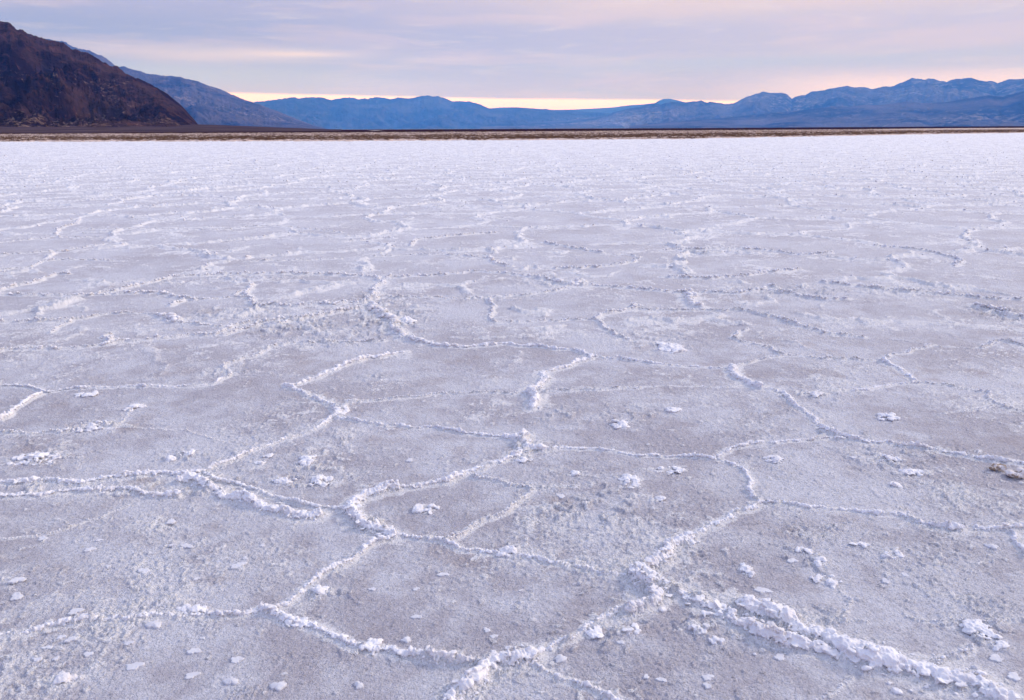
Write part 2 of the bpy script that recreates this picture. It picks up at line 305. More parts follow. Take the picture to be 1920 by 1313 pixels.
# ------------------------------------------------------------------ traced ridge network (photo pixels -> ground plane)
# size class: half width, height (m)
CL = {'f': (.005, .005), 't': (.0088, .0135), 'm': (.0135, .019), 'h': (.026, .028), 'H': (.046, .038)}
RG = 'crumbly salt ridges outlining the polygons'
RIDGES = [
 # (class, points, label or None)
 ('t', [(-60,1202),(0,1195),(60,1183),(130,1170),(215,1162),(300,1158),(400,1157),(450,1152),(490,1143)], 'thin rope-like white salt ridge from the left photo edge to the lower left junction'),
 ('t', [(520,1140),(545,1128),(560,1118),(580,1095),(610,1075),(650,1052),(690,1025),(735,1007)], 'slender curved salt ridge climbing along the left side of the bottom middle polygon'),
 ('m', [(490,1143),(545,1163),(590,1180),(640,1200),(680,1218),(730,1222),(780,1230),(830,1241),(870,1245),(925,1247)], 'lumpy salt ridge with loose plates along the bottom rim of the bottom middle polygon'),
 ('h', [(655,952),(670,975),(700,993),(740,1005)], 'short thick salt ridge of stacked lumps just below the centre left junction'),
 ('t', [(740,1005),(780,1008),(830,1018),(880,1033),(940,1040),(990,1048),(1060,1062),(1110,1074),(1150,1078),(1190,1083)], 'narrow salt ridge forming the top rim of the bottom middle polygon'),
 ('m', [(-60,940),(0,933),(70,928),(110,925),(160,921),(200,918),(236,917),(286,926),(335,930)], 'knobbly salt ridge at the left photo edge, lower of the two parallel strands'),
 ('m', [(-50,915),(0,908),(30,905),(60,903),(120,905),(180,902),(240,892),(290,888),(350,890),(378,886)], 'beaded salt ridge at the left photo edge, upper of the two parallel strands'),
 ('h', [(335,905),(360,900),(390,915),(421,932),(450,938),(481,950),(512,958),(546,966),(577,970),(600,967)], 'heavy broken salt ridge with dark hollows underneath, left of the centre left junction'),
 ('t', [(382,886),(408,901),(434,906),(460,911),(494,921),(525,935),(551,944),(590,951),(622,954),(655,953)], 'thin smooth salt ridge just above the heavy broken one with dark hollows'),
 ('t', [(378,886),(400,878),(440,862),(480,845),(510,832),(540,824),(570,815),(600,802)], 'straight thin pale ridge sloping up right from the left strands toward the upper left knot'),
 ('m', [(600,802),(615,792),(625,780),(628,765),(600,752),(575,742),(550,730),(535,722)], 'double stranded salt ridge bending round the upper left knot'),
 ('m', [(545,725),(570,720),(600,706),(620,697),(640,688),(680,675),(720,668),(760,660)], 'ridge with a tan spot between the upper left knot and the broad rubble area'),
 ('h', [(655,952),(665,940),(680,932),(720,922),(745,917)], 'chunky curved salt ridge directly above the centre left junction'),
 ('m', [(745,917),(780,913),(830,905),(880,888),(930,870),(960,857),(985,846)], 'salt ridge rising from the centre left junction to the central knot'),
 ('h', [(945,820),(965,826),(985,818),(978,832),(990,846),(965,858)], 'wide white crumbly salt knot in the middle of the photo where four ridges meet'),
 ('m', [(990,845),(1030,845),(1060,841),(1090,843),(1120,844)], 'flat topped lumpy ridge just right of the central knot'),
 ('t', [(1120,844),(1150,850),(1180,854),(1240,856),(1280,857),(1340,861)], 'fine straight ridge between the flat topped lumps and the right of centre fork'),
 ('t', [(635,788),(660,790),(700,795),(760,800),(820,803),(850,808),(870,812),(910,816),(945,820)], 'low ridge with a brown stain linking the upper left knot and the central knot'),
 ('h', [(998,768),(1008,750),(998,738),(1010,725),(1022,712),(1018,700)], 'stubby S shaped pile of salt lumps above the central knot'),
 ('m', [(1018,700),(1040,694),(1070,685),(1095,676),(1110,668)], 'diagonal beaded ridge above the S shaped pile'),
 ('m', [(1112,668),(1085,660),(1050,655),(1000,650),(960,647),(930,647),(880,650),(840,650),(790,642)], 'long ridge with shaded front edge along the top of the smooth upper central polygon'),
 ('t', [(1112,668),(1140,672),(1170,675),(1240,682),(1290,688),(1365,692)], 'faint level ridge between the upper central polygon and the upper right bend'),
 ('t', [(1345,860),(1375,872),(1395,885),(1408,900),(1408,918),(1425,944)], 'winding ridge dropping from the right of centre fork to the right junction'),
 ('t', [(1345,858),(1370,842),(1400,834),(1440,832),(1480,828),(1540,824),(1585,824)], 'very thin arched ridge rising right from the bright lump of the right of centre fork'),
 ('m', [(1425,944),(1405,956),(1370,967),(1340,985),(1310,1000),(1290,1013)], 'upper part of the ridge falling left from the right junction, tan lump at its head'),
 ('h', [(1290,1013),(1265,1030),(1240,1048),(1215,1060),(1198,1075)], 'swollen bright ridge section just above the large lower right junction'),
 ('t', [(1425,944),(1480,947),(1520,950),(1560,955),(1600,960),(1650,965)], 'slim ridge leaving the right junction toward the right'),
 ('m', [(1650,965),(1690,968),(1720,980),(1760,988),(1790,995),(1830,993),(1880,995),(1940,990)], 'lumpy ridge reaching the right photo edge below the muddy clods'),
 ('t', [(1880,995),(1900,1005),(1912,1025),(1925,1045)], 'little ridge spur bending down at the right photo edge'),
 ('h', [(1192,1078),(1200,1092),(1222,1110),(1225,1128),(1200,1142),(1180,1150)], 'thick folded crust of salt at the large lower right junction'),
 ('t', [(1180,1145),(1150,1148),(1130,1160),(1110,1175),(1085,1193),(1060,1205),(1030,1217),(1000,1230)], 'smooth cord-like ridge curving down left from the large lower right junction'),
 ('h', [(1000,1230),(975,1238),(940,1242),(915,1253),(893,1272),(875,1290),(855,1303),(840,1330)], 'bulky white ridge crossing the bottom photo edge left of centre'),
 ('h', [(1200,1078),(1225,1090),(1260,1112),(1300,1128),(1340,1146),(1380,1165),(1410,1178)], 'smooth snowy looking ridge leading down right out of the large lower right junction'),
 ('H', [(1395,1140),(1440,1155),(1480,1172),(1510,1185),(1550,1203),(1590,1222),(1630,1232)], 'broad rubble ridge in the lower right, upper strand'),
 ('h', [(1400,1175),(1440,1192),(1480,1205),(1530,1220),(1570,1232),(1620,1243)], 'rubble ridge in the lower right, lower strand'),
 ('H', [(1625,1240),(1660,1243),(1700,1250),(1740,1258),(1775,1268),(1810,1278),(1840,1290),(1870,1318)], 'largest salt ridge, a bright lumpy bank reaching the lower right corner'),
 ('t', [(995,1240),(1020,1255),(1045,1262),(1070,1275),(1100,1287),(1130,1300),(1165,1318)], 'thin ridge slanting down right from the bulky bottom ridge'),
 ('h', [(1372,690),(1376,702),(1395,717),(1425,731)], 'curled head of the long upper right ridge, with a yellowish hole'),
 ('m', [(1425,731),(1460,740),(1485,752),(1500,768),(1520,785),(1535,797),(1560,808)], 'middle stretch of the long upper right ridge'),
 ('m', [(1540,805),(1580,820),(1620,828),(1660,830),(1700,836),(1750,843),(1780,850),(1830,858),(1930,872)], 'low wide salt bank at the right edge, end of the long upper right ridge'),
 ('t', [(1500,742),(1530,738),(1580,735),(1620,734),(1660,725),(1700,721),(1715,716)], 'small ridge closing the underside of the upper right polygon'),
 ('m', [(1715,716),(1700,703),(1685,693),(1665,682),(1655,677)], 'short stout ridge on the right side of the upper right polygon'),
 ('m', [(0,788),(12,782),(30,768),(45,757),(60,748),(78,738)], 'stout oblique ridge at the left photo edge above the two strands'),
 ('t', [(-40,712),(0,720),(30,723),(60,727),(85,733),(110,732),(150,728),(200,727),(250,726),(330,726),(390,724),(415,714)], 'long level thin ridge across the upper left'),
 # unlabelled: built into the flat itself
 ('t', [(415,714),(432,706),(425,690),(430,682),(455,675),(490,665),(505,655),(520,648),(560,644),(640,642),(720,640)], None),
 ('t', [(-40,810),(0,811),(60,813),(115,812)], None), ('m', [(115,813),(150,806),(190,802),(215,803)], None),
 ('f', [(215,800),(260,803),(320,806),(350,808),(385,820),(420,828)], None),
 ('f', [(215,800),(235,790),(250,765),(270,757)], None),
 ('t', [(655,755),(700,752),(760,745),(800,742),(815,738),(900,738),(990,738)], None),
 ('t', [(1025,735),(1100,733),(1160,731),(1200,729)], None), ('f', [(1200,727),(1280,726),(1390,730)], None),
 ('t', [(835,1015),(870,1000),(905,983),(945,962),(970,945),(990,933),(992,918),(950,908),(885,895)], None),
 ('f', [(992,918),(1040,915),(1085,914)], None),
 ('f', [(-40,1014),(0,1010),(60,1005),(100,997),(140,985),(180,970),(240,947)], None),
 ('f', [(1540,1164),(1565,1161),(1595,1161),(1625,1165)], None), ('f', [(1580,1160),(1585,1145),(1595,1130),(1590,1122),(1575,1110)], None),
 ('t', [(1820,1215),(1812,1225),(1790,1235),(1760,1240),(1735,1245)], None),
 ('f', [(1700,1155),(1740,1165),(1790,1167),(1830,1168),(1940,1163)], None),
 ('f', [(1600,1270),(1588,1282),(1583,1292),(1555,1300),(1530,1312)], None),
 ('t', [(1715,720),(1760,722),(1800,727),(1845,735),(1855,738),(1850,748),(1870,758),(1890,768),(1930,776)], None),
 ('f', [(1860,738),(1900,738),(1930,738)], None), ('f', [(1860,762),(1840,770),(1800,773),(1760,777)], None),
 ('t', [(1655,677),(1665,670),(1690,662),(1715,655),(1745,646)], None), ('t', [(1380,688),(1410,678),(1435,673),(1470,668),(1540,673),(1650,677)], None),
 ('t', [(1400,618),(1385,625),(1385,638),(1430,650),(1470,668)], None),
 ('f', [(1640,636),(1700,640),(1780,650),(1835,652),(1880,640),(1940,632)], None),
 # mid distance
 ('m', [(-40,545),(0,553),(50,555),(120,556),(180,554),(240,551),(290,549),(330,556),(365,562)], None),
 ('m', [(180,552),(240,541),(300,525),(340,520),(370,518),(430,515),(520,514),(600,514),(655,516),(700,520),(718,530)], None),
 ('m', [(718,530),(705,540),(700,550),(705,560),(690,566)], None),
 ('m', [(0,545),(30,536),(65,530),(95,517),(130,514)], None), ('t', [(-30,510),(0,508),(60,500),(90,490),(150,488),(230,490)], None),
 ('m', [(475,535),(462,548),(470,558),(478,573),(530,574),(600,573),(660,570),(700,562)], None),
 ('h', [(695,575),(715,590),(740,605),(735,615),(760,635),(790,642)], None), ('m', [(680,580),(640,585),(600,594),(560,600),(530,608),(480,612),(420,628)], None),
 ('t', [(720,560),(800,559),(880,560),(960,555),(1030,548),(1065,540)], None), ('m', [(720,522),(780,518),(860,513),(900,510),(960,515),(1010,522),(1070,535)], None),
 ('h', [(1040,530),(1070,538),(1090,530)], None),
 ('m', [(1080,537),(1130,538),(1180,541),(1240,546),(1290,549)], None), ('h', [(1295,552),(1290,562),(1300,572),(1315,576)], None),
 ('m', [(1190,572),(1185,580),(1160,586),(1135,590),(1115,600)], None), ('t', [(1195,580),(1260,582),(1310,582),(1400,584),(1440,595)], None),
 ('t', [(1115,600),(1060,602),(1000,603),(930,606)], None), ('t', [(1115,600),(1130,612),(1145,625),(1180,640)], None),
 ('t', [(930,606),(920,598),(925,575),(918,562)], None),
 ('m', [(1320,548),(1400,549),(1430,545),(1470,550),(1530,560),(1590,563)], None), ('m', [(1430,545),(1440,538),(1460,542)], None),
 ('m', [(1440,590),(1480,605),(1510,615),(1560,627),(1620,634)], None), ('m', [(1240,520),(1330,522),(1400,518),(1430,512),(1500,505)], None),
 ('m', [(1540,530),(1600,538),(1660,545),(1740,550),(1800,555),(1850,560),(1930,562)], None),
 ('m', [(1640,462),(1700,466),(1740,472),(1780,482),(1800,490),(1790,500)], None), ('m', [(1240,470),(1340,468),(1440,470),(1500,478),(1560,475)], None),
 ('h', [(1830,575),(1860,582),(1890,592),(1920,598)], None), ('t', [(1930,655),(1880,640),(1840,652)], None),
 ('t', [(95,625),(105,618),(118,612),(125,606),(145,600),(190,592),(215,589),(280,589),(295,595),(315,603),(345,606)], None), ('h', [(300,594),(315,600),(335,605)], None),
 ('m', [(-30,668),(0,660),(30,655),(90,655),(140,652),(200,648),(230,641),(300,636),(350,630),(405,628),(418,620),(435,614)], None), ('m', [(198,648),(205,640),(198,632),(205,628)], None),
 ('m', [(405,628),(415,620),(440,612),(520,602),(600,590)], None), ('t', [(340,606),(400,611),(415,612)], None), ('m', [(0,605),(60,604),(125,602)], None),
 ('m', [(320,575),(340,565),(345,562)], None), ('t', [(360,562),(400,560),(460,556)], None),
 ('t', [(480,560),(440,556),(455,545)], None), ('t', [(460,492),(520,490),(600,488),(640,486)], None), ('m', [(640,455),(720,448),(740,448)], None), ('t', [(-20,478),(60,475),(150,466),(195,458)], None),
 ('t', [(0,455),(100,446),(190,445)], None), ('m', [(105,440),(110,430),(140,420),(150,412)], None), ('t', [(150,430),(280,430),(400,432),(480,425),(560,428),(640,437)], None),
 ('m', [(770,462),(780,450),(800,448),(880,440),(930,437)], None), ('m', [(910,480),(930,495),(960,500)], None), ('t', [(700,482),(780,478),(860,480),(910,486)], None),
 ('m', [(1020,455),(1060,462),(1130,475)], None), ('t', [(1130,478),(1190,480),(1190,492)], None), ('m', [(1190,492),(1130,500),(1040,503)], None),
]
rng = np.random.default_rng(7)
def densify(pts, i):
    W = np.array([G(*p) for p in pts])
    # Catmull-Rom through the ground points
    P_ = np.vstack([2 * W[0] - W[1], W, 2 * W[-1] - W[-2]])
    outp = []
    for k_ in range(1, len(P_) - 2):
        L = np.linalg.norm(P_[k_ + 1] - P_[k_]); n = max(2, int(L / 0.012))
        tt = np.linspace(0, 1, n, endpoint=False)[:, None]
        a, b_, c_, d_ = P_[k_ - 1], P_[k_], P_[k_ + 1], P_[k_ + 2]
        outp.append(0.5 * ((2 * b_) + (-a + c_) * tt + (2 * a - 5 * b_ + 4 * c_ - d_) * tt ** 2 + (-a + 3 * b_ - 3 * c_ + d_) * tt ** 3))
    outp.append(W[-1:])
    Q = np.vstack(outp)
    T = np.gradient(Q, axis=0); T /= np.maximum(np.linalg.norm(T, axis=1), 1e-9)[:, None]
    N = np.stack([-T[:, 1], T[:, 0]], 1)
    s = np.concatenate([[0], np.cumsum(np.linalg.norm(np.diff(Q, axis=0), axis=1))])
    fade = np.clip(np.minimum(s, s[-1] - s) / 0.08, 0, 1)
    wob = 0.020 * perlin(s * 7.0, s * 0 + i * 3.3, 5) + 0.012 * perlin(s * 22.0, s * 0 + i * 5.1, 6)
    scale = np.clip(Q[:, 1:2] / 4.0, 1, 2.5)
    return Q + N * (wob * fade)[:, None] * scale, s, N
TR = []
for i, (cl, pts, lab) in enumerate(RIDGES):
    Q, s, N = densify(pts, i)
    hw, hh = CL[cl]
    far = np.clip(Q[:, 1] / 5.0, 1.0, 1.6)               # the coarser ridges of the middle distance
    mod = np.clip(0.90 + 1.1 * perlin(s * 5.0, s * 0 + i * 1.7, 11) + 0.35 * perlin(s * 17.0, s * 0 + i, 12), 0.55, 1.7)
    if not lab: mod = np.clip(mod, 0.8, 1.3)
    TR.append(dict(Q=Q, s=s, N=N, w=hw * far, h=np.minimum(hh * far ** .9 * mod, 0.045 if lab else (0.034 if cl in 'hH' else 0.030)), mod=mod, lab=lab, cl=cl))

# ------------------------------------------------------------------ clumps and flakes (photo pixels)
CLUMPS = [  # px, py, width px, height px, label
 (70,862,105,24,'wide flat pile of broken crust at far left above the two parallel ridge strands'),
 (321,862,20,13,'single block shaped salt lump above the thin straight ridge at left'),
 (350,853,44,12,'loose rubble strip right beside the block shaped salt lump'),
 (488,873,30,10,'small pointed crust pile below the straight thin ridge at left'),
 (530,903,44,14,'low crust pile with raised tan plate above the heavy broken ridge'),
 (575,868,42,26,'upper half of the tall rubble heap between left and centre ridges'),
 (600,902,50,24,'lower half of the tall rubble heap, with dark hollows'),
 (504,856,20,9,'small round crumb pile right of the straight thin ridge'),
 (364,1144,80,18,'crumbly heap leaning on the thin ridge low at left'),
 (556,1172,60,20,'tilted plate pile hugging the lower left junction'),
 (117,1280,70,24,'dark edged plate pile near the bottom left corner'),
 (794,955,58,22,'grey rubble patch inside the polygon above the centre left junction'),
 (1181,905,48,26,'spiky open lump cluster below the fine straight ridge'),
 (1258,882,70,16,'long shadowed crust pile left of the right of centre fork'),
 (1165,798,40,20,'brown based rubble above the flat topped lumps'),
 (1261,772,36,12,'isolated bright crust lump in the upper right of centre polygon'),
 (1079,891,22,9,'tiny twin lump right of the central knot'),
 (1233,940,32,12,'small flat lump below the long shadowed crust pile'),
 (985,865,40,12,'plate pile tucked under the central knot'),
 (955,1034,46,15,'bulging lump cluster on the top rim of the bottom middle polygon'),
 (1667,784,46,16,'forked crust lump alone in the polygon right of the long upper right ridge'),
 (1453,864,44,16,'rubble pile right of the winding ridge at upper right'),
 (1665,862,52,18,'rough crust patch below the low wide bank, upper one'),
 (1705,888,52,14,'rough crust patch below the low wide bank, lower one'),
 (1677,912,26,12,'rounded lump above the slim ridge of the right junction'),
 (1614,1025,46,10,'thin uptilted crust sheet in the lower right polygon'),
 (1677,1043,58,16,'elongated crust heap right of the uptilted crust sheet'),
 (1539,1056,34,20,'knobbly lump trail above the star shaped heap'),
 (1552,1092,62,24,'star shaped crust heap in the middle of the lower right polygon'),
 (1400,1073,28,26,'loose upright crumbs in the left part of the lower right polygon'),
 (1499,1036,48,12,'low crumb patch near the top of the lower right polygon'),
 (1830,1180,84,44,'big three armed heap of salt lumps at lower right'),
 (1872,1208,40,18,'lump tail below the big three armed heap'),
 (1310,1186,52,22,'shadowed plates on bare ground under the snowy looking ridge'),
 (1345,1205,34,14,'flat tilted plate beside the shadowed plates'),
 (1180,1185,40,18,'overhanging crust mass below the large lower right junction'),
 (1110,1190,60,26,'crushed plate pile inside the curve of the cord-like ridge'),
 (700,1208,50,20,'loose square plates beside the lumpy bottom rim ridge'),
 (250,765,36,14,'bright fist sized lump on a faint line in the upper left polygon'),
 (160,742,54,8,'dark fronted crust sliver right of the stout oblique ridge'),
 (172,808,90,14,'long strip of crust with dark slots in the upper left'),
 (1258,655,62,22,'crust pile with dark front in the upper right of centre'),
 (760,604,40,10,'brown fronted salt clump at the top of the broad rubble area'),
 (600,1110,44,22,'scattered crumbs along the outer side of the slender curved ridge'),
 (1330,1155,60,10,'small crumbs lined along the snowy looking ridge'),
 (1530,745,40,10,'dark grey crust patch left inside the upper right polygon'),
 (640,775,40,18,'rough rubble filling the upper left knot'),
]
FLAKES = [  # px, py, width px, label
 (80,1008,27,'rounded pale flake nearest the faint hairline ridge at left'),
 (186,1013,16,'small pale flake right of the rounded one under the faint hairline ridge'),
 (168,1031,24,'dull oval flake below the small pale one at left'),
 (350,1024,30,'kite shaped white flake in the large left polygon'),
 (322,1023,16,'small round flake left of the kite shaped one'),
 (460,1048,18,'bright little flake above the long ragged one'),
 (446,1063,36,'long ragged flake right of centre in the large left polygon'),
 (270,1072,28,'fan shaped white flake in the middle of the large left polygon'),
 (369,1087,14,'sliver of flake right of the fan shaped one'),
 (203,1063,14,'speck-like flake above left of the fan shaped one'),
 (33,1092,32,'arched pale flake at the left photo edge, upper of two'),
 (32,1121,34,'double flake at the left photo edge, lower of two'),
 (321,980,24,'flake under the knobbly ridges at left'),
 (492,1023,16,'flake close to the thin smooth ridge, right part of the large left polygon'),
 (142,1149,30,'flat flake just above the thin rope-like ridge'),
 (115,1197,20,'flake touching another under the thin rope-like ridge, left one of the pair'),
 (133,1203,24,'flake touching another under the thin rope-like ridge, right one of the pair'),
 (89,1216,24,'broken flake left of the oval one at lower left'),
 (166,1228,26,'clean oval flake in the lower left polygon'),
 (105,1237,18,'tiny flake below the broken one at lower left'),
 (70,1237,28,'faint flake nearest the left edge in the lower left polygon'),
 (241,1209,26,'smooth oval flake below the middle of the thin rope-like ridge'),
 (380,1198,12,'dot sized flake below the crumbly heap at lower left'),
 (364,1222,30,'raised curled flake in the centre of the lower left polygon'),
 (252,1251,42,'largest flake of the lower left polygon, with a lobed outline'),
 (444,1240,32,'leaf shaped flake right in the lower left polygon'),
 (360,1267,32,'blunt flake near the bottom photo edge at left'),
 (289,1174,34,'soft rounded mound of flakes just under the thin rope-like ridge'),
 (434,1280,34,'rounded flake mound at the bottom photo edge, left one'),
 (522,1289,38,'rounded flake mound at the bottom photo edge, right one'),
 (673,1286,26,'single flake below the lumpy bottom rim ridge'),
 (781,1157,24,'bright flake low in the bottom middle polygon'),
 (762,1200,27,'square thick flake just above the bottom rim ridge'),
 (698,1105,18,'left small flake in the bottom middle polygon'),
 (780,1104,15,'right small flake in the bottom middle polygon'),
 (831,1076,26,'broad faint flake high in the bottom middle polygon'),
 (976,1109,11,'tiny round flake in the right half of the bottom middle polygon'),
 (768,864,20,'lone flake in the polygon left of the central knot'),
 (913,1183,18,'upper of two dull flakes near the bottom rim of the middle polygon'),
 (926,1195,20,'lower of two dull flakes near the bottom rim of the middle polygon'),
 (1164,1206,18,'small square flake below the crushed plate pile'),
 (1051,1237,36,'thick flake just under the cord-like ridge'),
 (1327,1270,28,'bright squarish flake near the bottom photo edge right of centre'),
 (1326,1286,22,'dim flake just below the bright squarish one'),
 (1212,1270,18,'left flake of the pair near the bottom photo edge, centre right'),
 (1240,1275,24,'right flake of the pair near the bottom photo edge, centre right'),
 (1462,1232,30,'wide thin flake below the lower rubble strand'),
 (1867,1235,34,'winged flake below the big three armed heap'),
 (1828,1254,14,'small lump flake left under the winged flake'),
 (1901,1270,36,'large faint flake at the right photo edge near the bottom'),
 (1660,1090,20,'pale oval flake right of the star shaped heap'),
 (1430,1106,40,'long stepped flake left of the star shaped heap'),
 (1485,1052,24,'chunky flake between the crumbs and the knobbly trail'),
 (1859,1027,28,'lumpy flake near the ridge spur at the right photo edge'),
 (1324,1183,18,'bright chip on the bare ground left of the tilted plate'),
 (1698,1079,26,'low flake under the elongated crust heap'),
 (1600,858,20,'little level flake above the slim ridge, far right polygon'),
 (1051,933,24,'dull patch-like flake right of the hairline ridge corner'),
]
ANGS = []
def ell(px, py, wpx, hpx):
    c_ = G(px, py); l_ = G(px - wpx / 2, py); r_ = G(px + wpx / 2, py); u_ = G(px, py - hpx / 2); d_ = G(px, py + hpx / 2)
    return c_, np.linalg.norm(r_ - l_) / 2, min(np.linalg.norm(u_ - d_) / 2, 0.8)

# ------------------------------------------------------------------ salt flat heightfield
PXS = 0.80 / (FOC * 1024 / 1920)
def far_edge(x, y):      # y of the salt / rough ground border for a lateral tangent
    return 0
# depth rows
rows = list(np.arange(-0.8, 1.245, 0.012)); d_ = 1.25
while d_ < 262:
    rows.append(d_); d_ += min(d_ * d_ / CAM_H * PXS * 1.0, 0.0034 * d_)
rows = np.array(rows); NR = len(rows)
TAN = 0.80; NC = 1400
tn = np.linspace(-TAN, TAN, NC)
NO = 130                                   # extra columns that carry the flat several metres past the view on each side
eo = 9.0 * (np.arange(1, NO + 1) / NO) ** 1.9
xin = (rows[:, None] + 0.9) * tn[None, :]
DX = np.concatenate([xin[:, :1] - eo[::-1][None, :], xin, xin[:, -1:] + eo[None, :]], 1); NT_ = NC + 2 * NO
DY = np.repeat(rows[:, None], NT_, 1)
x = DX; y = DY
slope_row = np.gradient(rows)
ridge = np.zeros((NR, NT_), np.float32); halo = np.zeros((NR, NT_), np.float32)
cover = np.zeros((NR, NT_), np.float32)
for T_ in TR:
    Q = T_['Q']; step = max(1, int(len(Q) / max(2, (T_['s'][-1] / 0.03))))
    idx = np.arange(0, len(Q), step)
    if idx[-1] != len(Q) - 1: idx = np.append(idx, len(Q) - 1)
    CH = 12
    for k_ in range(0, len(idx) - 1, CH):
        ii = idx[k_:k_ + CH + 1]
        A = Q[ii[:-1]]; B = Q[ii[1:]]
        wmax = T_['w'][ii].max(); m_ = wmax * 4 + 0.10
        y0, y1 = min(A[:, 1].min(), B[:, 1].min()) - m_, max(A[:, 1].max(), B[:, 1].max()) + m_
        i0, i1 = np.searchsorted(rows, y0), np.searchsorted(rows, y1)
        if i1 <= i0: continue
        x0, x1 = min(A[:, 0].min(), B[:, 0].min()) - m_, max(A[:, 0].max(), B[:, 0].max()) + m_
        ya, yb = rows[i0] + .9, rows[min(i1, NR - 1)] + .9
        j0 = np.searchsorted(tn, min(x0 / ya, x0 / yb)); j1 = np.searchsorted(tn, max(x1 / ya, x1 / yb))
        j0 = 0 if j0 == 0 else j0 + NO; j1 = NT_ if j1 == NC else j1 + NO
        if j1 <= j0: continue
        sx = x[i0:i1, j0:j1]; sy = y[i0:i1, j0:j1]
        best = np.full(sx.shape, 9.0, np.float32); hh = np.zeros(sx.shape, np.float32); ww = np.full(sx.shape, wmax, np.float32)
        for a, b_, ia in zip(A, B, ii[:-1]):
            v = b_ - a; L2 = max(v @ v, 1e-9)
            tt = np.clip(((sx - a[0]) * v[0] + (sy - a[1]) * v[1]) / L2, 0, 1)
            dd_ = np.hypot(sx - a[0] - tt * v[0], sy - a[1] - tt * v[1])
            c_ = dd_ < best
            best = np.where(c_, dd_, best); hh = np.where(c_, T_['h'][ia], hh); ww = np.where(c_, T_['w'][ia], ww)
        under = (0.7 if T_['cl'] in 'hH' else 0.6) if T_['lab'] else 1.0
        prof = hh * under * np.exp(-(best / ww) ** 2)
        sl_ = ridge[i0:i1, j0:j1]; np.maximum(sl_, prof, out=sl_)
        hl = np.exp(-(best / (ww * 1.9 + 0.008)) ** 2) * (0.5 if T_['cl'] == 'f' else 1.0)
        sl_ = halo[i0:i1, j0:j1]; np.maximum(sl_, hl, out=sl_)
        cv = np.clip(1.6 - best / (ww * 6 + 0.12), 0, 1)
        sl_ = cover[i0:i1, j0:j1]; np.maximum(sl_, cv, out=sl_)
# procedural polygon net beyond the traced part (and outside the frame)
ys_ = np.maximum(y, 0.3)
wfar = sstep(12.0, 19.0, y)
inframe = np.abs(x) / ys_ < 0.70
wfar = np.maximum(wfar, np.where(inframe, 0, 0.9 * sstep(0.70, 0.76, np.abs(x) / ys_) * (1 - cover)))
wx = x + 0.45 * fbm(x, y, 0.9, 3, 31) + 0.10 * fbm(x, y, 5.0, 2, 33); wy = y + 0.45 * fbm(x, y, 0.9, 3, 41) + 0.10 * fbm(x, y, 5.0, 2, 43)
wfar = np.maximum(wfar, 0.75 * sstep(4.5, 8.5, y) * (1 - cover))
e1, hid = voronoi(wx / 2.3, wy / 2.3, 77); e1 = e1 * 2.3
gate = np.clip(0.95 + 0.9 * fbm(x, y, 0.6, 3, 51), 0.4, 1.35)
vr = (0.046 * gate) * np.exp(-(e1 / 0.050) ** 2)
e2, hid2 = voronoi(wx / 0.95 + 5, wy / 0.95, 99); e2 = e2 * 0.95
gate2 = np.clip(0.15 + 1.5 * fbm(x, y, 0.8, 3, 61), 0, 1)
vr2 = (0.022 * gate2) * np.exp(-(e2 / 0.03) ** 2)
vrr = np.maximum(vr, vr2) * wfar
halo = np.maximum(halo, wfar * np.maximum(1.15 * np.exp(-(e1 / 0.085) ** 2) * np.clip(gate, 0, 1), 0.8 * gate2 * np.exp(-(e2 / 0.07) ** 2)))
ridge = np.maximum(ridge, vrr.astype(np.float32))
# crumb and lump noise; amplitude rides on the ridges
res = slope_row[:, None]
def band(f): return np.clip(1.6 - 1.3 * f * res, 0, 1)
lump = 0.6 * fbm(x, y, 26.0, 2, 3, kind='b') * band(30) + 0.7 * fbm(x, y, 60.0, 2, 4, kind='b') * band(75) + 0.4 * fbm(x, y, 11.0, 2, 6, kind='b') * (1 - band(30)) * band(14)
lump2 = fbm(x, y, 9.0, 3, 8, kind='b')
zr = ridge * (0.95 + 0.75 * lump + 0.5 * lump2)
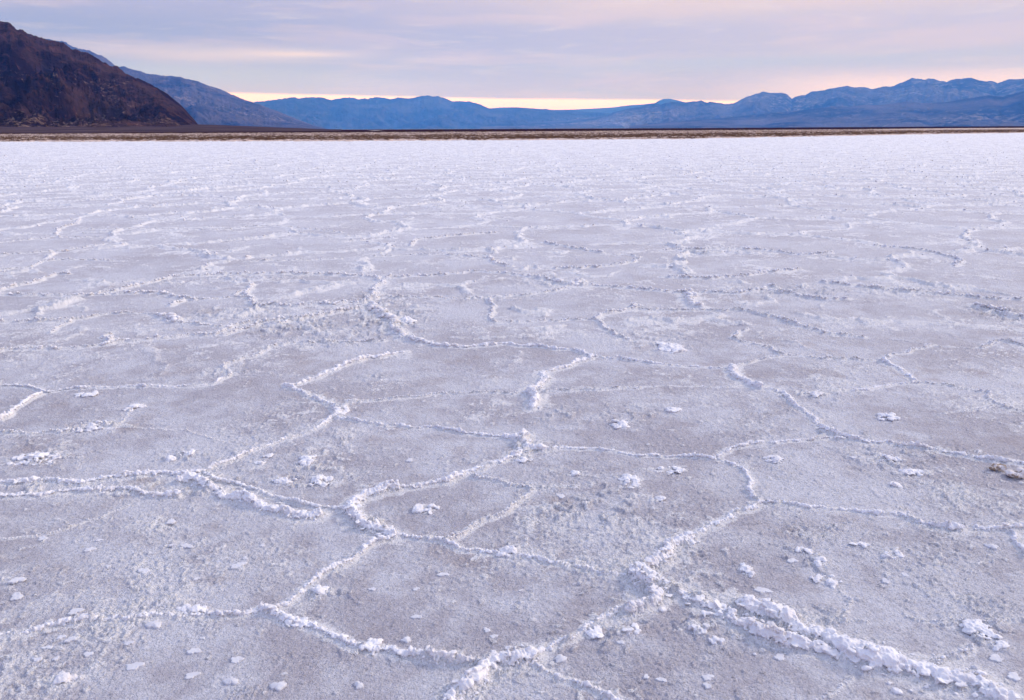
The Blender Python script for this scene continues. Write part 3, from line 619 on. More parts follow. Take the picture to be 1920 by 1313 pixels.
# patches of thin raised crust between the ridges, with ragged edges
pw = fbm(x, y, 1.1, 3, 71)
pat = fbm(x + 0.03 * perlin(x * 30, y * 30, 9), y + 0.03 * perlin(x * 30, y * 30, 10), 7.0, 4, 81, gain=0.6) + 0.45 * pw
patch = sstep(0.13, 0.20, pat)
chip = sstep(0.36, 0.39, fbm(x, y, 22.0, 2, 91) + 0.5 * pw + 0.08 * perlin(x * 90, y * 90, 92)) 
rub = sstep(0.26, 0.46, fbm(x, y, 2.6, 3, 101) + 0.35 * halo + 0.25 * pw)
ZONES = [(720,598,85,36,1),(560,612,110,22,.9),(470,585,80,16,.7),(400,590,60,14,.7),(620,640,80,14,.7),(395,912,75,26,.9),(250,912,60,20,.8),(60,918,90,12,.5),
 (1100,1195,75,28,.9),(1480,1182,110,34,.8),(1330,1175,80,26,.7),(1250,1112,60,22,.6),(1190,1150,60,26,.8),(640,772,34,22,.9),(580,745,50,14,.6),(830,1233,110,16,.7),(700,1222,60,14,.7),
 (950,1255,90,20,.7),(1040,530,80,10,.8),(1880,590,60,18,.9),(1500,548,130,14,.7),(1700,545,120,12,.7),(1110,958,100,34,.8),(1150,930,60,24,.6),(60,1288,70,16,.4),(590,885,60,34,.7),(80,862,80,18,.8),
 (700,560,60,14,.8),(980,842,44,18,.9),(1010,730,40,30,.5),(1480,770,60,24,.5),(1560,812,70,12,.6),(1700,850,120,16,.6),(1830,1185,60,30,.6),(1600,1235,60,24,.6),(640,1100,50,36,.5),(700,985,50,18,.6),
 (1510,1050,70,30,.5),(1660,870,70,22,.6),(1530,745,70,12,.7),(1430,870,60,20,.4),(1240,640,90,24,.5),(1180,780,70,22,.6),(1050,780,80,26,.5),(900,560,120,8,.5),(300,530,90,8,.6),(500,520,140,6,.6),(200,800,100,10,.6),(350,855,110,14,.6),(430,700,60,12,.6),(700,710,70,14,.5)]
zone = np.zeros(x.shape, np.float32)
for px, py, rxp, ryp, am in ZONES:
    c_ = G(px, py); rx_ = np.linalg.norm(G(px + rxp, py) - c_); ry_ = np.linalg.norm(G(px, py - ryp) - G(px, py + ryp)) / 2
    zone = np.maximum(zone, am * np.exp(-((x - c_[0]) / rx_) ** 2 - ((y - c_[1]) / ry_) ** 2))
plate = sstep(0.10, 0.20, fbm(x + 0.02 * perlin(x * 25, y * 25, 19), y, 10.0, 3, 151, gain=0.6) + 0.12 * fbm(x, y, 3.0, 2, 153))
zsc = np.clip(y / 5, 1, 1.35)
z = zr + 0.0035 * patch * (0.6 + 0.4 * lump) + 0.004 * chip + 0.008 * rub * np.clip(0.35 + lump + 0.6 * lump2, 0, 2)
z = z + (0.0028 * fbm(x, y, 45.0, 2, 111, gain=0.7) * band(60) + 0.0018 * perlin(x * 120, y * 120, 113) * band(120)) * (0.35 + 1.0 * sstep(-0.25, 0.35, pw + 0.5 * fbm(x, y, 4.0, 2, 117))) + 0.004 * perlin(x * 3.1, y * 3.1, 121) + 0.010 * perlin(x * 0.7, y * 0.7, 122)
z = z + zone * zsc * (0.014 * plate + 0.013 * np.clip(lump + 0.3, 0, 2) * plate + 0.010 * lump2)
z = z + (0.0045 * np.clip(fbm(x, y, 30.0, 2, 161, kind='b') + 0.1, 0, 2) * band(34) * np.clip(0.6 + pw * 1.5, 0.15, 1.3))
# sharper broken pieces in the middle distance read as flecks
fl = sstep(0.18, 0.30, fbm(x, y, 4.2, 3, 131) + 0.30 * fbm(x, y, 0.35, 2, 133)) * sstep(12, 35, y)
fl2 = sstep(0.21, 0.29, fbm(x, y, 9.0, 2, 135) + 0.35 * fbm(x, y, 1.1, 2, 137)) * (0.35 * sstep(4, 10, y) + 0.65 * sstep(12, 30, y)) * (1 - 0.5 * sstep(60, 120, y))
z = z + 0.011 * (1 - 0.5 * sstep(30, 80, y)) * fl * np.clip(0.4 + lump2 * 1.4, 0, 1.6) + 0.007 * fl2 * np.clip(y / 12, .6, 2.2)
# lumps under the clump objects
for px, py, wp, hp, lab in CLUMPS:
    c_, rx, ry = ell(px, py, wp, hp); q = ((x - c_[0]) / (rx * 1.1)) ** 2 + ((y - c_[1]) / (ry * 1.1)) ** 2
    g_ = np.exp(-q * 1.2); halo = np.maximum(halo, 0.45 * g_); z = z + 0.004 * g_ * (1 + lump)
crust = 1.7 * halo + 0.42 * patch + 0.5 * chip + 0.35 * rub + 0.40 * fl + 0.35 * fl2 + 0.10 * pw + zone * (0.85 * plate + 0.15 - 0.25 * (1 - plate))
damp = np.clip(0.97 - 0.40 * sstep(4, 11, y) - 0.50 * sstep(9, 40, y) + 0.25 * fbm(x, y, 0.5, 3, 141), 0.0, 1)
crust = crust + 0.10 * sstep(8, 50, y) - 0.22 * sstep(-0.1, 0.35, -fbm(x, y, 0.55, 3, 145)) * (1 - 0.5 * sstep(20, 80, y))
# the flat ends on an irregular line against the rough ground
SHORE = [(-900,268),(-300,267),(0,266.3),(320,265.8),(640,265.2),(960,263.3),(1280,261),(1500,257),(1700,253),(1920,249.5),(2300,246)]
sp = np.array([G(*p) for p in SHORE]); st_ = sp[:, 0] / sp[:, 1]
def shore(tan_, seed=0):
    b_ = np.interp(tan_, st_, sp[:, 1])
    return b_ * (1 + 0.025 * perlin(tan_ * 22, tan_ * 0, 3) + 0.022 * perlin(tan_ * 110, tan_ * 0, 4))
V = np.stack([x, y, z], -1).reshape(-1, 3)
flat = mesh_np('salt_flat', V, grid_faces(NR, NT_), MG, attrs={'crust': crust.ravel(), 'damp': damp.ravel()})
tag(flat, 'lilac white salt flat with pale crust patches filling the foreground', kind='structure')
del V

# wide sheet under and around everything, out to the horizon
bx_ = np.concatenate([np.linspace(-60000, -400, 30), np.linspace(-390, 390, 40), np.linspace(400, 60000, 30)])
gy = np.concatenate([np.linspace(-3000, -4, 20), np.linspace(0, 240, 30), np.linspace(300, 60000, 40)])
GX_, GY_ = np.meshgrid(bx_, gy)
base = mesh_np('ground', np.stack([GX_, GY_, GX_ * 0 - 0.04], -1).reshape(-1, 3), grid_faces(*GX_.shape), MG,
               attrs={'crust': np.full(GX_.size, 0.35), 'damp': np.full(GX_.size, 0.3)})
tag(base, kind='structure')

# ------------------------------------------------------------------ rough salt and mud field
tt_ = np.linspace(-0.95, 0.95, 2000); sh_ = shore(tt_)
NRR = 260
u_ = np.linspace(0, 1, NRR)[:, None]
inv0 = 1 / (sh_ * 0.99)[None, :]; ybk = np.interp(tt_, [-1, 0, 0.45, 0.7, 1], [440, 460, 640, 1300, 1500])[None, :]
yy = 1 / (inv0 * (1 - u_) + u_ / ybk); xx = yy * tt_[None, :]
lat = np.clip(yy / 150, 1, 4)
cl1 = fbm(xx, yy, 0.45, 4, 201, gain=0.6); cl2 = fbm(xx, yy, 0.12, 3, 205)
env = sstep(0.0, 0.06, u_ + 0.03 * perlin(xx * 0.2, yy * 0.05, 207))
zz = -0.03 + env * (0.06 + 0.30 * np.clip(cl1 + 0.25 * cl2, -0.25, 0.6) + 0.05)
pv = -0.07 + 0.10 * sstep(0.45, 0.8, u_) - 0.03 * sstep(0.15, 0.3, u_) + 0.22 * (1 - sstep(0.0, 0.14, u_)) + 0.18 * fbm(xx, yy, 0.08, 2, 209)
# a bright salt strip behind the rough ground at right
strip = sstep(0.40, 0.60, tt_)[None, :] * np.exp(-((1 / yy * CAM_H * 1608 - 4.8) / 0.55) ** 2)
zz = zz * (1 - strip) + 0.01
pv = pv + 0.9 * strip
rf = mesh_np('rough_salt_ground', np.stack([xx, yy, zz], -1).reshape(-1, 3), grid_faces(NRR, 2000), MR, smooth=False, attrs={'pale': pv.ravel()})
tag(rf, 'band of rough brown and white salt clods behind the smooth flat', kind='structure')

# dark mudflat beyond, rising very slightly to the right
u_ = np.linspace(0, 1, 90)[:, None]
tt_ = np.linspace(-1.1, 1.1, 900); y0 = np.interp(tt_, [-1, 0, 0.45, 0.7, 1], [400, 420, 560, 900, 1000])[None, :]
yy = 1 / ((1 - u_) / y0 + u_ / 7000.0); xx = yy * tt_[None, :]
zz = 0.03 + sstep(0.15, 0.75, tt_)[None, :] * np.clip(yy - 900, 0, 2500) * 0.0012 + np.clip(yy - 600, 0, 300) * 0.0002
pal = np.zeros_like(zz)
def streak(pxa, pxb, py, th):
    (a1_, _), (a2_, _) = azel(pxa, py), azel(pxb, py)
    ta, tb = math.tan(a1_), math.tan(a2_); Y_ = G((pxa + pxb) / 2, py)[1]
    return sstep(ta, ta + 0.01, tt_)[None, :] * (1 - sstep(tb - 0.01, tb, tt_))[None, :] * (np.abs(yy - Y_) < Y_ * th)
pal = np.maximum(pal, streak(688, 720, 245.2, 0.10))
mf = mesh_np('mudflat', np.stack([xx, yy, zz], -1).reshape(-1, 3), grid_faces(90, 900), MM, attrs={'pale': pal.ravel()})
tag(mf, 'thin dark brown mudflat under the mountains', kind='structure')

# ------------------------------------------------------------------ mountains
def mountain(name, label, crest, rb, rc, mat, seed, gully, cs, na=700, nr=220, jag=0.012, basefn=None, prof=1.0, scree_h=0.2, smooth=True):
    """crest: photo pixels of the skyline; rb/rc: distance of foot and crest; real terrain between them."""
    A = np.array([azel(*p) for p in crest]); o_ = np.argsort(A[:, 0]); A = A[o_]
    az_ = np.linspace(A[0, 0], A[-1, 0], na)
    E = np.interp(az_, A[:, 0], A[:, 1])
    rcv = rc(az_) if callable(rc) else np.full(na, rc); rbv = rb(az_) if callable(rb) else np.full(na, rb)
    H = np.maximum(E, 0) * rcv + CAM_H
    t_ = np.linspace(-0.0, 1.55, nr)[:, None]
    r = rbv + (rcv - rbv) * t_
    X_ = np.sin(az_)[None, :] * r; Y_ = np.cos(az_)[None, :] * r
    up = np.clip(t_, 0, 1) ** prof; dn = np.clip(1 - (t_ - 1) / 0.55, 0, 1)
    hgt = H[None, :] * np.where(t_ <= 1, up, dn)
    # spurs and gullies running down the slope, drainage noise, zero at the skyline
    wa = 1 + 0 * X_
    arc = az_[None, :] * rcv.mean()
    wr = 0.22 / cs * fbm(X_, Y_, cs * 1.6, 3, seed + 5)
    g1 = fbm(arc + wr, r * 0.42 + wr, cs, 6, seed, gain=0.56, kind='r')
    g2 = fbm(arc + wr * 0.5 + r * 0.35, r * 0.5, cs * 3.1, 4, seed + 9, gain=0.6, kind='r')
    env_ = np.clip(np.clip(t_, 0, 1.0) * 3.5, 0, 1) * np.clip((1 - t_) * 3.2 + 0.10, 0, 1) * (t_ < 1.02)
    carve = np.clip(0.50 - g1, 0, 2) + 0.42 * np.clip(0.45 - g2, 0, 2)
    zz_ = hgt - env_ * gully * H[None, :] * carve * 0.62
    cj = (H * jag)[None, :] * (fbm(X_, Y_, cs * 9, 4, seed + 21, gain=0.6) + 0.5 * fbm(arc, arc * 0, cs * 14, 3, seed + 25, kind='r'))
    zz_ = zz_ + cj * np.clip(t_ * 2, 0, 1) * (t_ < 1.3)
    zz_ = np.maximum(zz_, -3)
    sc_ = 1 - sstep(0.0, scree_h, zz_ / max(H.max(), 1))
    ob = mesh_np(name, np.stack([X_, Y_, zz_], -1).reshape(-1, 3), grid_faces(nr, na), mat, attrs={'scree': (sc_ + 0.3 * g1).ravel()}, smooth=smooth)
    tag(ob, label, kind='structure')
    return ob
NEAR = [(-420,-10),(-300,25),(-200,10),(-100,30),(0,38),(12,37),(24,45),(35,52),(60,62),(80,70),(105,75),(118,76),(135,87),(150,93),(165,97),(178,101),(190,112),(205,121),(220,123),(235,134),(255,143),(275,155),(295,163),(315,176),(335,192),(350,208),(362,222),(374,236),(384,241)]
mountain('mountain', 'dark brown rocky mountainside sloping down at far left', NEAR, 1250, lambda a: 2150 + 0 * a, M_NEAR, 301, 0.62, 1 / 290.0, na=1100, nr=420, jag=0.045, prof=0.85)
MIDR = [(-300,60),(-100,60),(40,78),(90,70),(115,74),(140,83),(165,90),(190,101),(205,110),(217,121),(235,124),(260,130),(275,136),(290,139),(315,141),(340,143),(370,152),(390,160),(410,166),(450,183),(480,193),(520,208),(560,224),(590,236),(612,241.5)]
mountain('mountain_range', 'blue grey mountain slope behind the dark brown one', MIDR, 8000, 12500, M_MIDR, 401, 0.5, 1 / 1600.0, na=900, nr=260, jag=0.035, prof=0.9)
CEN = [(380,205),(440,196),(470,192),(485,190),(500,188),(515,187),(535,183),(550,181),(560,183),(580,182),(600,181),(610,184),(620,187),(640,183),(660,182),(672,185),(690,184),(705,181),(718,182),(730,184),(750,182),(765,184),(775,183),(790,179),(800,178),(812,180),(820,179),(835,183),(843,187),(850,190),(862,189),(875,189),(885,191),(895,193),(910,199),(920,203),(940,204),(960,202),(980,201),(1000,203),(1040,205),(1080,208),(1120,210),(1170,214),(1250,222),(1330,232),(1380,238)]
mountain('far_mountain_range', 'hazy blue mountain range across the middle of the horizon', CEN, 15000, 22000, M_FAR, 501, 0.60, 1 / 1900.0, na=900, nr=220, jag=0.035, prof=1.25)
FARD = [(880,212),(920,203),(940,201),(970,201),(1000,203),(1040,206),(1080,205),(1120,203),(1150,201),(1180,197),(1210,195),(1228,193),(1236,188),(1245,185),(1256,185),(1270,188),(1290,193),(1330,200),(1400,210)]
mountain('distant_mountains', 'palest low mountains seen through the gap right of centre', FARD, 22000, 29000, M_FAR, 551, 0.15, 1 / 6000.0, na=400, nr=100, jag=0.008, prof=1.2)
RGT = [(900,234),(980,230),(1040,226),(1080,223),(1100,221),(1140,215),(1150,210),(1160,207),(1180,203),(1200,200),(1215,195),(1228,195),(1240,196),(1248,192),(1258,190),(1280,191),(1300,189),(1315,187),(1325,191),(1332,189),(1345,191),(1360,194),(1375,193),(1385,188),(1400,180),(1420,174),(1430,171),(1445,173),(1470,173),(1478,177),(1485,185),(1492,180),(1500,178),(1510,178),(1520,172),(1530,170),(1545,169),(1555,165),(1570,162),(1590,160),(1603,163),(1615,162),(1635,166),(1650,163),(1660,161),(1675,160),(1690,153),(1700,150),(1710,144),(1718,146),(1730,147),(1750,147),(1763,150),(1775,152),(1785,148),(1800,146),(1815,145),(1825,146),(1835,149),(1850,152),(1860,151),(1870,155),(1885,149),(1905,147),(1920,144),(1990,135),(2150,120),(2350,130)]
mountain('right_mountain_range', 'long blue mountain range rising to the right with pale rock bands', RGT, 12500, 20000, M_RGT, 601, 0.56, 1 / 1900.0, na=1300, nr=300, jag=0.03, prof=1.35)
FOOT = [(1180,236),(1270,228),(1350,222),(1440,212),(1500,207),(1530,203),(1560,199),(1590,200),(1620,196),(1650,197),(1700,189),(1730,193),(1760,192),(1800,186),(1850,178),(1880,181),(1920,170),(2000,160),(2150,150),(2350,165)]
mountain('foothills', 'darker blue foothills in front of the right hand range', FOOT, 9500, 14500, M_RGT, 651, 0.36, 1 / 1600.0, na=800, nr=200, jag=0.02, prof=1.9)
FAN = [(-420,230),(-200,231),(0,233),(60,234),(150,235),(240,234),(330,235),(375,233.5),(400,234),(450,236),(520,239),(590,241.5),(640,243)]
mountain('alluvial_fan', 'smooth purple brown gravel fan at the foot of the dark mountain', FAN, 750, 1500, MFAN, 701, 0.02, 1 / 400.0, na=500, nr=60, jag=0.01, prof=1.4)

# ------------------------------------------------------------------ crusty salt pieces
def ico(sub):
    bm = bmesh.new(); bmesh.ops.create_icosphere(bm, subdivisions=sub, radius=1.0)
    V = np.array([v.co[:] for v in bm.verts]); F = np.array([[v.index for v in f.verts] for f in bm.faces]); bm.free(); return V, F
IV, IF = ico(2)
def rot_batch(n, tilt):
    a = rng.uniform(0, 2 * math.pi, n); ti = rng.normal(0, 1, n) * tilt; ax = rng.uniform(0, 2 * math.pi, n)
    ca, sa = np.cos(a), np.sin(a)
    Rz = np.zeros((n, 3, 3)); Rz[:, 0, 0] = ca; Rz[:, 0, 1] = -sa; Rz[:, 1, 0] = sa; Rz[:, 1, 1] = ca; Rz[:, 2, 2] = 1
    k_ = np.stack([np.cos(ax), np.sin(ax), 0 * ax], 1); K = np.zeros((n, 3, 3))
    K[:, 0, 2] = k_[:, 1]; K[:, 1, 2] = -k_[:, 0]; K[:, 2, 0] = -k_[:, 1]; K[:, 2, 1] = k_[:, 0]
    Rt = np.eye(3)[None] + np.sin(ti)[:, None, None] * K + (1 - np.cos(ti))[:, None, None] * (K @ K)
    return Rt @ Rz
def pebbles(C, r, flatn, tilt):
    """n irregular lumps at C with radius r; flatn = vertical squash"""
    n = len(C)
    S = np.stack([r * rng.uniform(.8, 1.5, n), r * rng.uniform(.7, 1.1, n), r * flatn], 1)
    L = IV[None] * (1 + rng.normal(0, 0.14, (n, len(IV), 1))) * S[:, None, :]
    V = np.einsum('nij,nkj->nki', rot_batch(n, tilt), L) + C[:, None, :]
    F = (IF[None] + (np.arange(n) * len(IV))[:, None, None]).reshape(-1, 3)
    return V.reshape(-1, 3), F
DG = None
def remesh(ob, voxel, amp, seed):
    md_ = ob.modifiers.new('remesh', 'REMESH'); md_.mode = 'VOXEL'; md_.voxel_size = voxel; md_.use_smooth_shade = True
    dg = bpy.context.evaluated_depsgraph_get(); ev = ob.evaluated_get(dg)
    me = bpy.data.meshes.new_from_object(ev); old = ob.data
    ob.modifiers.clear(); me.name = old.name; ob.data = me; bpy.data.meshes.remove(old)
    n = len(me.vertices); co = np.empty(n * 3, np.float32); me.vertices.foreach_get('co', co); co = co.reshape(-1, 3)
    no = np.empty(n * 3, np.float32); me.vertex_normals.foreach_get('vector', no); no = no.reshape(-1, 3)
    dsp = amp * (perlin(co[:, 0] * 110 + co[:, 2] * 60 + seed, co[:, 1] * 110 - co[:, 2] * 75, 7) + 0.6 * perlin(co[:, 0] * 45 + co[:, 2] * 50 + seed, co[:, 1] * 45, 8))
    co = co + no * dsp[:, None]; me.vertices.foreach_set('co', co.ravel()); me.update()
    me.polygons.foreach_set('use_smooth', np.ones(len(me.polygons), bool))
    if len(me.materials) == 0: me.materials.append(MS)
def ground_z(xy):
    i = np.clip(np.searchsorted(rows, xy[:, 1]), 1, NR - 1); j = np.clip(np.round((xy[:, 0] / (xy[:, 1] + .9) + TAN) / (2 * TAN) * (NC - 1)).astype(int), 0, NC - 1) + NO
    return z[i, j]
def add_piece(name, V, F, label, cat, group, depth, mat=MS, vox=None):
    c_ = V.mean(0); gz = float(ground_z(c_[None, :2])[0]); o3 = np.array([c_[0], c_[1], gz])
    ob = mesh_np(name, V - o3, F, mat, loc=tuple(o3))
    v_ = vox or max(0.0028, depth * 0.00105)
    remesh(ob, v_, v_ * 0.55, len(label))
    return tag(ob, label, cat, group)

for T_ in TR:
    if not T_['lab']: continue
    Q, s, N, wv, hv = T_['Q'], T_['s'], T_['N'], T_['w'], T_['h']
    dep = float(Q[:, 1].min())
    L = s[-1]; wm = wv.mean()
    rm = {'f': .42, 't': .50, 'm': .36, 'h': .18, 'H': .13}[T_['cl']] * wm
    n = int(1.5 * L * 2 * wm / (math.pi * rm * rm))
    n = min(n, 6000)
    k_ = rng.integers(0, len(Q), int(n * 1.3)); k_ = k_[rng.uniform(0, 1.5, len(k_)) < T_['mod'][k_]][:n]
    off = rng.normal(0, 0.50, len(k_)) * wv[k_]
    xy = Q[k_] + N[k_] * off[:, None]
    top = hv[k_] * np.exp(-(off / wv[k_]) ** 2)
    rr = rm * rng.lognormal(0, 0.38, len(k_)); rr = np.clip(rr, 0.003, 0.024)
    zc = top * rng.uniform(0.25, 0.95, len(k_)) + ground_z(xy) * 0.35
    thin_ = T_['cl'] in 'ft'
    fl_ = rng.uniform(0.55, 1.0, len(k_)) if thin_ else rng.uniform(0.30, 0.95, len(k_))
    C_ = np.column_stack([xy, zc])
    V1, F1 = pebbles(C_, rr, fl_, 0.15 if thin_ else 0.40)
    # crumbs strewn beside the ridge
    m_ = int(n * (0.12 if thin_ else 0.30)); k2 = rng.integers(0, len(Q), m_)
    xy2 = Q[k2] + N[k2] * (rng.normal(0, 1.25, m_) * wv[k2])[:, None]
    r2 = np.clip(rm * 0.62 * rng.lognormal(0, 0.4, m_), 0.003, 0.016)
    V2, F2 = pebbles(np.column_stack([xy2, ground_z(xy2) + r2 * 0.15]), r2, rng.uniform(.4, .8, m_), 0.2)
    # tilted plates
    VV, FF = [V1, V2], [F1, F2 + len(V1)]
    kc = np.arange(0, len(Q), max(1, int(len(Q) * 0.55 * wm / L))); nc_ = len(kc)
    rc_ = wv[kc] * rng.uniform(.50, .72, nc_) * np.clip(T_['mod'][kc], .7, 1.2)
    V0, F0 = pebbles(np.column_stack([Q[kc] + N[kc] * (rng.normal(0, .12, nc_) * wv[kc])[:, None], ground_z(Q[kc]) * .5 + hv[kc] * .18]), rc_, rng.uniform(.5, .8, nc_), 0.1)
    VV.append(V0); FF.append(F0 + len(V1) + len(V2)); nV = len(V1) + len(V2) + len(V0)
    if not thin_:
        p_ = int(L * (26 if T_['cl'] == 'm' else 60)); k3 = rng.integers(0, len(Q), p_)
        xy3 = Q[k3] + N[k3] * (rng.normal(0, 0.75, p_) * wv[k3])[:, None]
        V3, F3 = pebbles(np.column_stack([xy3, ground_z(xy3) * 0.6 + hv[k3] * rng.uniform(.2, .9, p_)]), rng.uniform(.007, .019, p_) * (wm / .04) ** .3, rng.uniform(.16, .32, p_), 0.30)
        VV.append(V3); FF.append(F3 + nV)
    add_piece('salt_ridge', np.vstack(VV), np.vstack(FF), T_['lab'], 'salt ridge', RG, dep)

# uncountable crumbs on the low ridges of the middle and far distance
IV2, IF2 = ico(1)
def crumbs(C, r, flatn, tilt):
    n = len(C); S = np.stack([r * rng.uniform(.8, 1.7, n), r * rng.uniform(.6, 1.1, n), r * flatn], 1)
    L_ = IV2[None] * (1 + rng.normal(0, 0.16, (n, len(IV2), 1))) * S[:, None, :]
    V_ = np.einsum('nij,nkj->nki', rot_batch(n, tilt), L_) + C[:, None, :]
    return V_.reshape(-1, 3), (IF2[None] + (np.arange(n) * len(IV2))[:, None, None]).reshape(-1, 3)
CC, RR, FFl = [], [], []
for T_ in TR:
    if T_['lab']: continue
    Q, s, N, wv, hv = T_['Q'], T_['s'], T_['N'], T_['w'], T_['h']
    n = int(s[-1] / (wv.mean() * 0.27)); k_ = rng.integers(0, len(Q), n); k_ = k_[rng.uniform(0, 1.3, n) < T_['mod'][k_]]
    xy = Q[k_] + N[k_] * (rng.normal(0, .6, len(k_)) * wv[k_])[:, None]
    rr = wv[k_] * .46 * np.clip(rng.lognormal(0, .4, len(k_)), .4, 2.0)
    CC.append(np.column_stack([xy, ground_z(xy) * 0.9 + rr * 0.15])); RR.append(rr); FFl.append(rng.uniform(.35, .8, len(k_)))
vv = (vrr / 0.06) * ((y > 9) & (y < 150)); pr = np.clip(vv, 0, 1) ** 1.3 * np.clip(res * (x[:, NO + 1:NO + 2] - x[:, NO:NO + 1]) * 900, 0, 1)
pick = rng.uniform(0, 1, x.shape) < pr * 0.16
ii, jj = np.nonzero(pick)
if len(ii) > 60000: q_ = rng.permutation(len(ii))[:60000]; ii, jj = ii[q_], jj[q_]
rr = 0.017 * np.clip(rng.lognormal(0, .4, len(ii)), .4, 2.0) * np.clip(y[ii, jj] / 24, .8, 1.4)
CC.append(np.column_stack([x[ii, jj] + rng.normal(0, .02, len(ii)), y[ii, jj] + rng.normal(0, .02, len(ii)), z[ii, jj] + rr * .1])); RR.append(rr); FFl.append(rng.uniform(.3, .7, len(ii)))
print('crumbs', sum(len(c) for c in CC))
V, F = crumbs(np.vstack(CC), np.concatenate(RR), np.concatenate(FFl), 0.45)
tag(mesh_np('salt_crumbs', V, F, MS, smooth=True), 'white salt crumbs along the low ridges of the middle distance', kind='stuff')

for i, (px, py, wp, hp, lab) in enumerate(CLUMPS):
    c_, rx, ry = ell(px, py, wp, hp)
    ry = min(ry, rx * 1.6)
    n = int(np.clip(rx * ry / (0.0065 ** 2) * 0.9, 25, 620))
    a = rng.uniform(0, 2 * math.pi, n); q = rng.uniform(0, 1, n) ** 0.6
    lobes = 0.80 + 0.30 * np.sin(a * 2 + i) * np.cos(a * 3 + 2 * i)
    xy = c_ + np.stack([np.cos(a) * rx * q * lobes, np.sin(a) * ry * q * lobes], 1)
    keep = perlin(xy[:, 0] * 26, xy[:, 1] * 26, 60 + i) > -0.18; xy = xy[keep]; q = q[keep]; n = len(xy)
    hgt = np.clip(0.26 * min(rx, ry), 0.006, 0.026)
    rr = np.clip(0.0068 * rng.lognormal(0, 0.45, n) * np.clip(c_[1] / 4, 1, 1.6), 0.0035, 0.022)
    zc = ground_z(xy) * .6 + hgt * (1 - q) * rng.uniform(0.1, 1, n) + 0.002
    V1, F1 = pebbles(np.column_stack([xy, zc]), rr, rng.uniform(.25, .6, n), 0.4)
    p_ = max(3, n // 14); j_ = rng.integers(0, n, p_)
    V2, F2 = pebbles(np.column_stack([xy[j_], zc[j_] + 0.004]), rng.uniform(.010, .022, p_) * np.clip(c_[1] / 4, .8, 1.6), np.full(p_, .18), 0.22)
    add_piece('salt_clump', np.vstack([V1, V2]), np.vstack([F1, F2 + len(V1)]), lab, 'salt clump', 'broken salt clumps inside the polygons', c_[1])

# flat flakes: ragged thin slabs lying on the surface
for i, (px, py, wp, lab) in enumerate(FLAKES):
    c_, rx, _ = ell(px, py, wp, 10)
    na_ = 56; a = np.linspace(0, 2 * math.pi, na_, endpoint=False)
    asp = rng.uniform(0.62, 1.0); ph = rng.uniform(0, 6.28)
    rad = 1 + 0.20 * np.sin(2 * a + ph) + 0.14 * np.sin(3 * a + ph * 2) + 0.10 * np.sin(5 * a + ph * 3) + 0.06 * np.sin(9 * a + ph) + rng.normal(0, 0.03, na_)
    rad = rad / rad.max()
    mound = 'mound' in lab or 'thick' in lab or 'lump' in lab
    th = 0.0045 if mound else 0.0022
    rings = [(1.0, -0.004), (1.02, th * 0.45), (0.96, th * 0.9), (0.8, th), (0.55, th * (1.5 if mound else 1.05)), (0.28, th * (1.8 if mound else 1.0))]
    rot = rng.uniform(-0.5, 0.5); V = []
    gz = float(ground_z(c_[None])[0])
    tx, ty = rng.normal(0, 0.03, 2)
    for sc_, h_ in rings:
        lx = np.cos(a) * rad * rx * sc_; ly = np.sin(a) * rad * rx * asp * sc_
        X_ = lx * math.cos(rot) - ly * math.sin(rot); Y_ = lx * math.sin(rot) + ly * math.cos(rot)
        zz_ = h_ + 0.0012 * perlin((X_ + c_[0]) * 90, (Y_ + c_[1]) * 90, 13) + (X_ * tx + Y_ * ty) * (h_ > 0) + 0.0022
        V.append(np.stack([X_, Y_, zz_], 1))
    V = np.vstack(V + [np.array([[0, 0, rings[-1][1] + 0.003]])])
    F = []
    for r_ in range(len(rings) - 1):
        for k_ in range(na_):
            k2 = (k_ + 1) % na_; F.append((r_ * na_ + k_, r_ * na_ + k2, (r_ + 1) * na_ + k2)); F.append((r_ * na_ + k_, (r_ + 1) * na_ + k2, (r_ + 1) * na_ + k_))
    b0 = (len(rings) - 1) * na_
    for k_ in range(na_): F.append((b0 + k_, b0 + (k_ + 1) % na_, len(V) - 1))
    ob = mesh_np('salt_flake', V, np.array(F), MF, loc=(c_[0], c_[1], gz))
    tag(ob, lab, 'salt flake', 'thin loose salt flakes on the smooth ground')

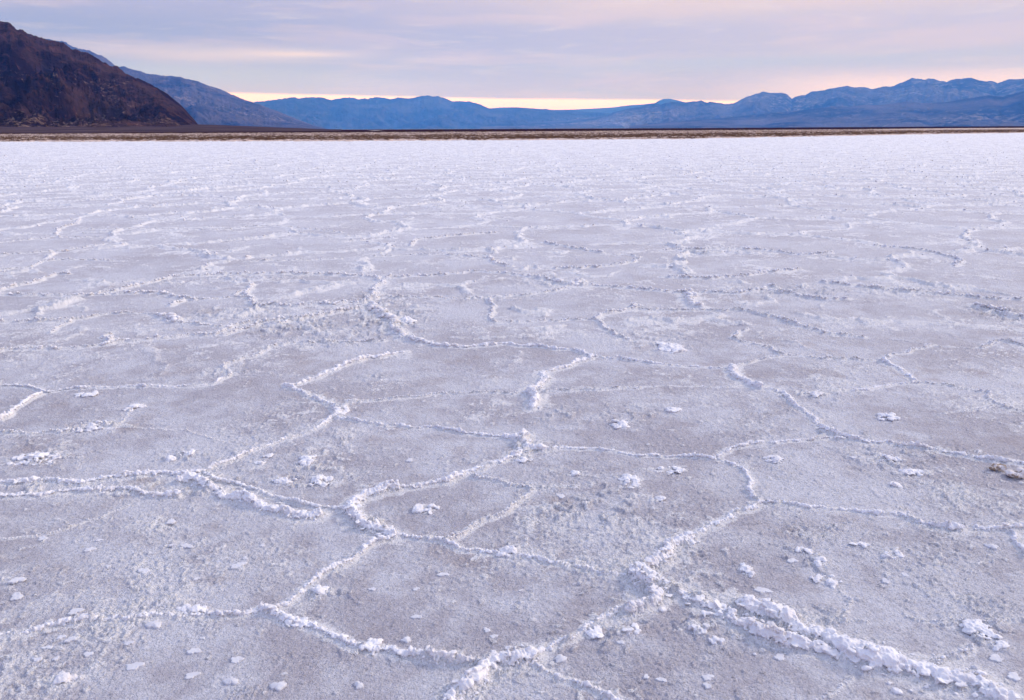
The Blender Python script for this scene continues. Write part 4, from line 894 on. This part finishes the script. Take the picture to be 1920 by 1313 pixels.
# muddy clods and far rocks
CLODS = [
 (123,472,10,'small orange brown clod standing out alone on the pale flat at upper left'),
 (1905,895,34,'muddy brown clod at the right photo edge, larger of two'),
 (1866,880,26,'muddy brown clod left of the larger one near the right photo edge'),
 (750,790,1,''),
 (1776,267,4,'tiny dark rock on the far flat at right, nearest the rough ground'),
 (1735,266,3,'faint dark speck of rock left of the tiny dark rock'),
 (1748,302,4,'dark fleck of rock below the tiny dark rock at far right'),
 (970,275,3,'dark speck of rock on the far flat just right of centre'),
 (873,380,3,'small dark stone in the middle distance left of centre'),
]
for px, py, wp, lab in CLODS:
    if not lab: continue
    c_, rx, _ = ell(px, py, wp, 6); n = 14
    xy = c_ + rng.normal(0, 0.38, (n, 2)) * rx
    V, F = pebbles(np.column_stack([xy, np.abs(rng.normal(0, .2, n)) * rx * 0.8 + 0.01]), rx * rng.uniform(.3, .6, n), rng.uniform(.5, .9, n), 0.4)
    o3 = np.array([c_[0], c_[1], 0.0])
    ob = mesh_np('mud_clod' if c_[1] < 30 else 'rock', V - o3, F, MD, loc=tuple(o3))
    remesh(ob, rx * 0.09, rx * 0.03, 3)
    tag(ob, lab, 'mud clod' if c_[1] < 30 else 'rock', 'dark clods and stones on the salt')

# ------------------------------------------------------------------ haze over the valley
bm = bmesh.new(); bmesh.ops.create_cube(bm, size=1.0)
me = bpy.data.meshes.new('haze'); bm.to_mesh(me); bm.free()
hz = bpy.data.objects.new('haze', me); SC.collection.objects.link(hz)
Y0, Y1, HT = -3000, 31500, 1650
hz.scale = (64000, Y1 - Y0, HT + 8); hz.location = (0, (Y0 + Y1) / 2, (HT - 8) / 2)
mh = bpy.data.materials.new('haze_air'); mh.use_nodes = True; t = NT(mh.node_tree)
pv_ = t.n('ShaderNodeVolumePrincipled'); o = t.n('ShaderNodeOutputMaterial'); t.l(pv_.outputs[0], o.inputs['Volume'])
pv_.inputs['Color'].default_value = (.07, .285, 1.0, 1); pv_.inputs['Absorption Color'].default_value = (1, 1, 1, 1); pv_.inputs['Density'].default_value = 5.8e-5; pv_.inputs['Anisotropy'].default_value = 0.1
me.materials.append(mh); tag(hz, kind='stuff')
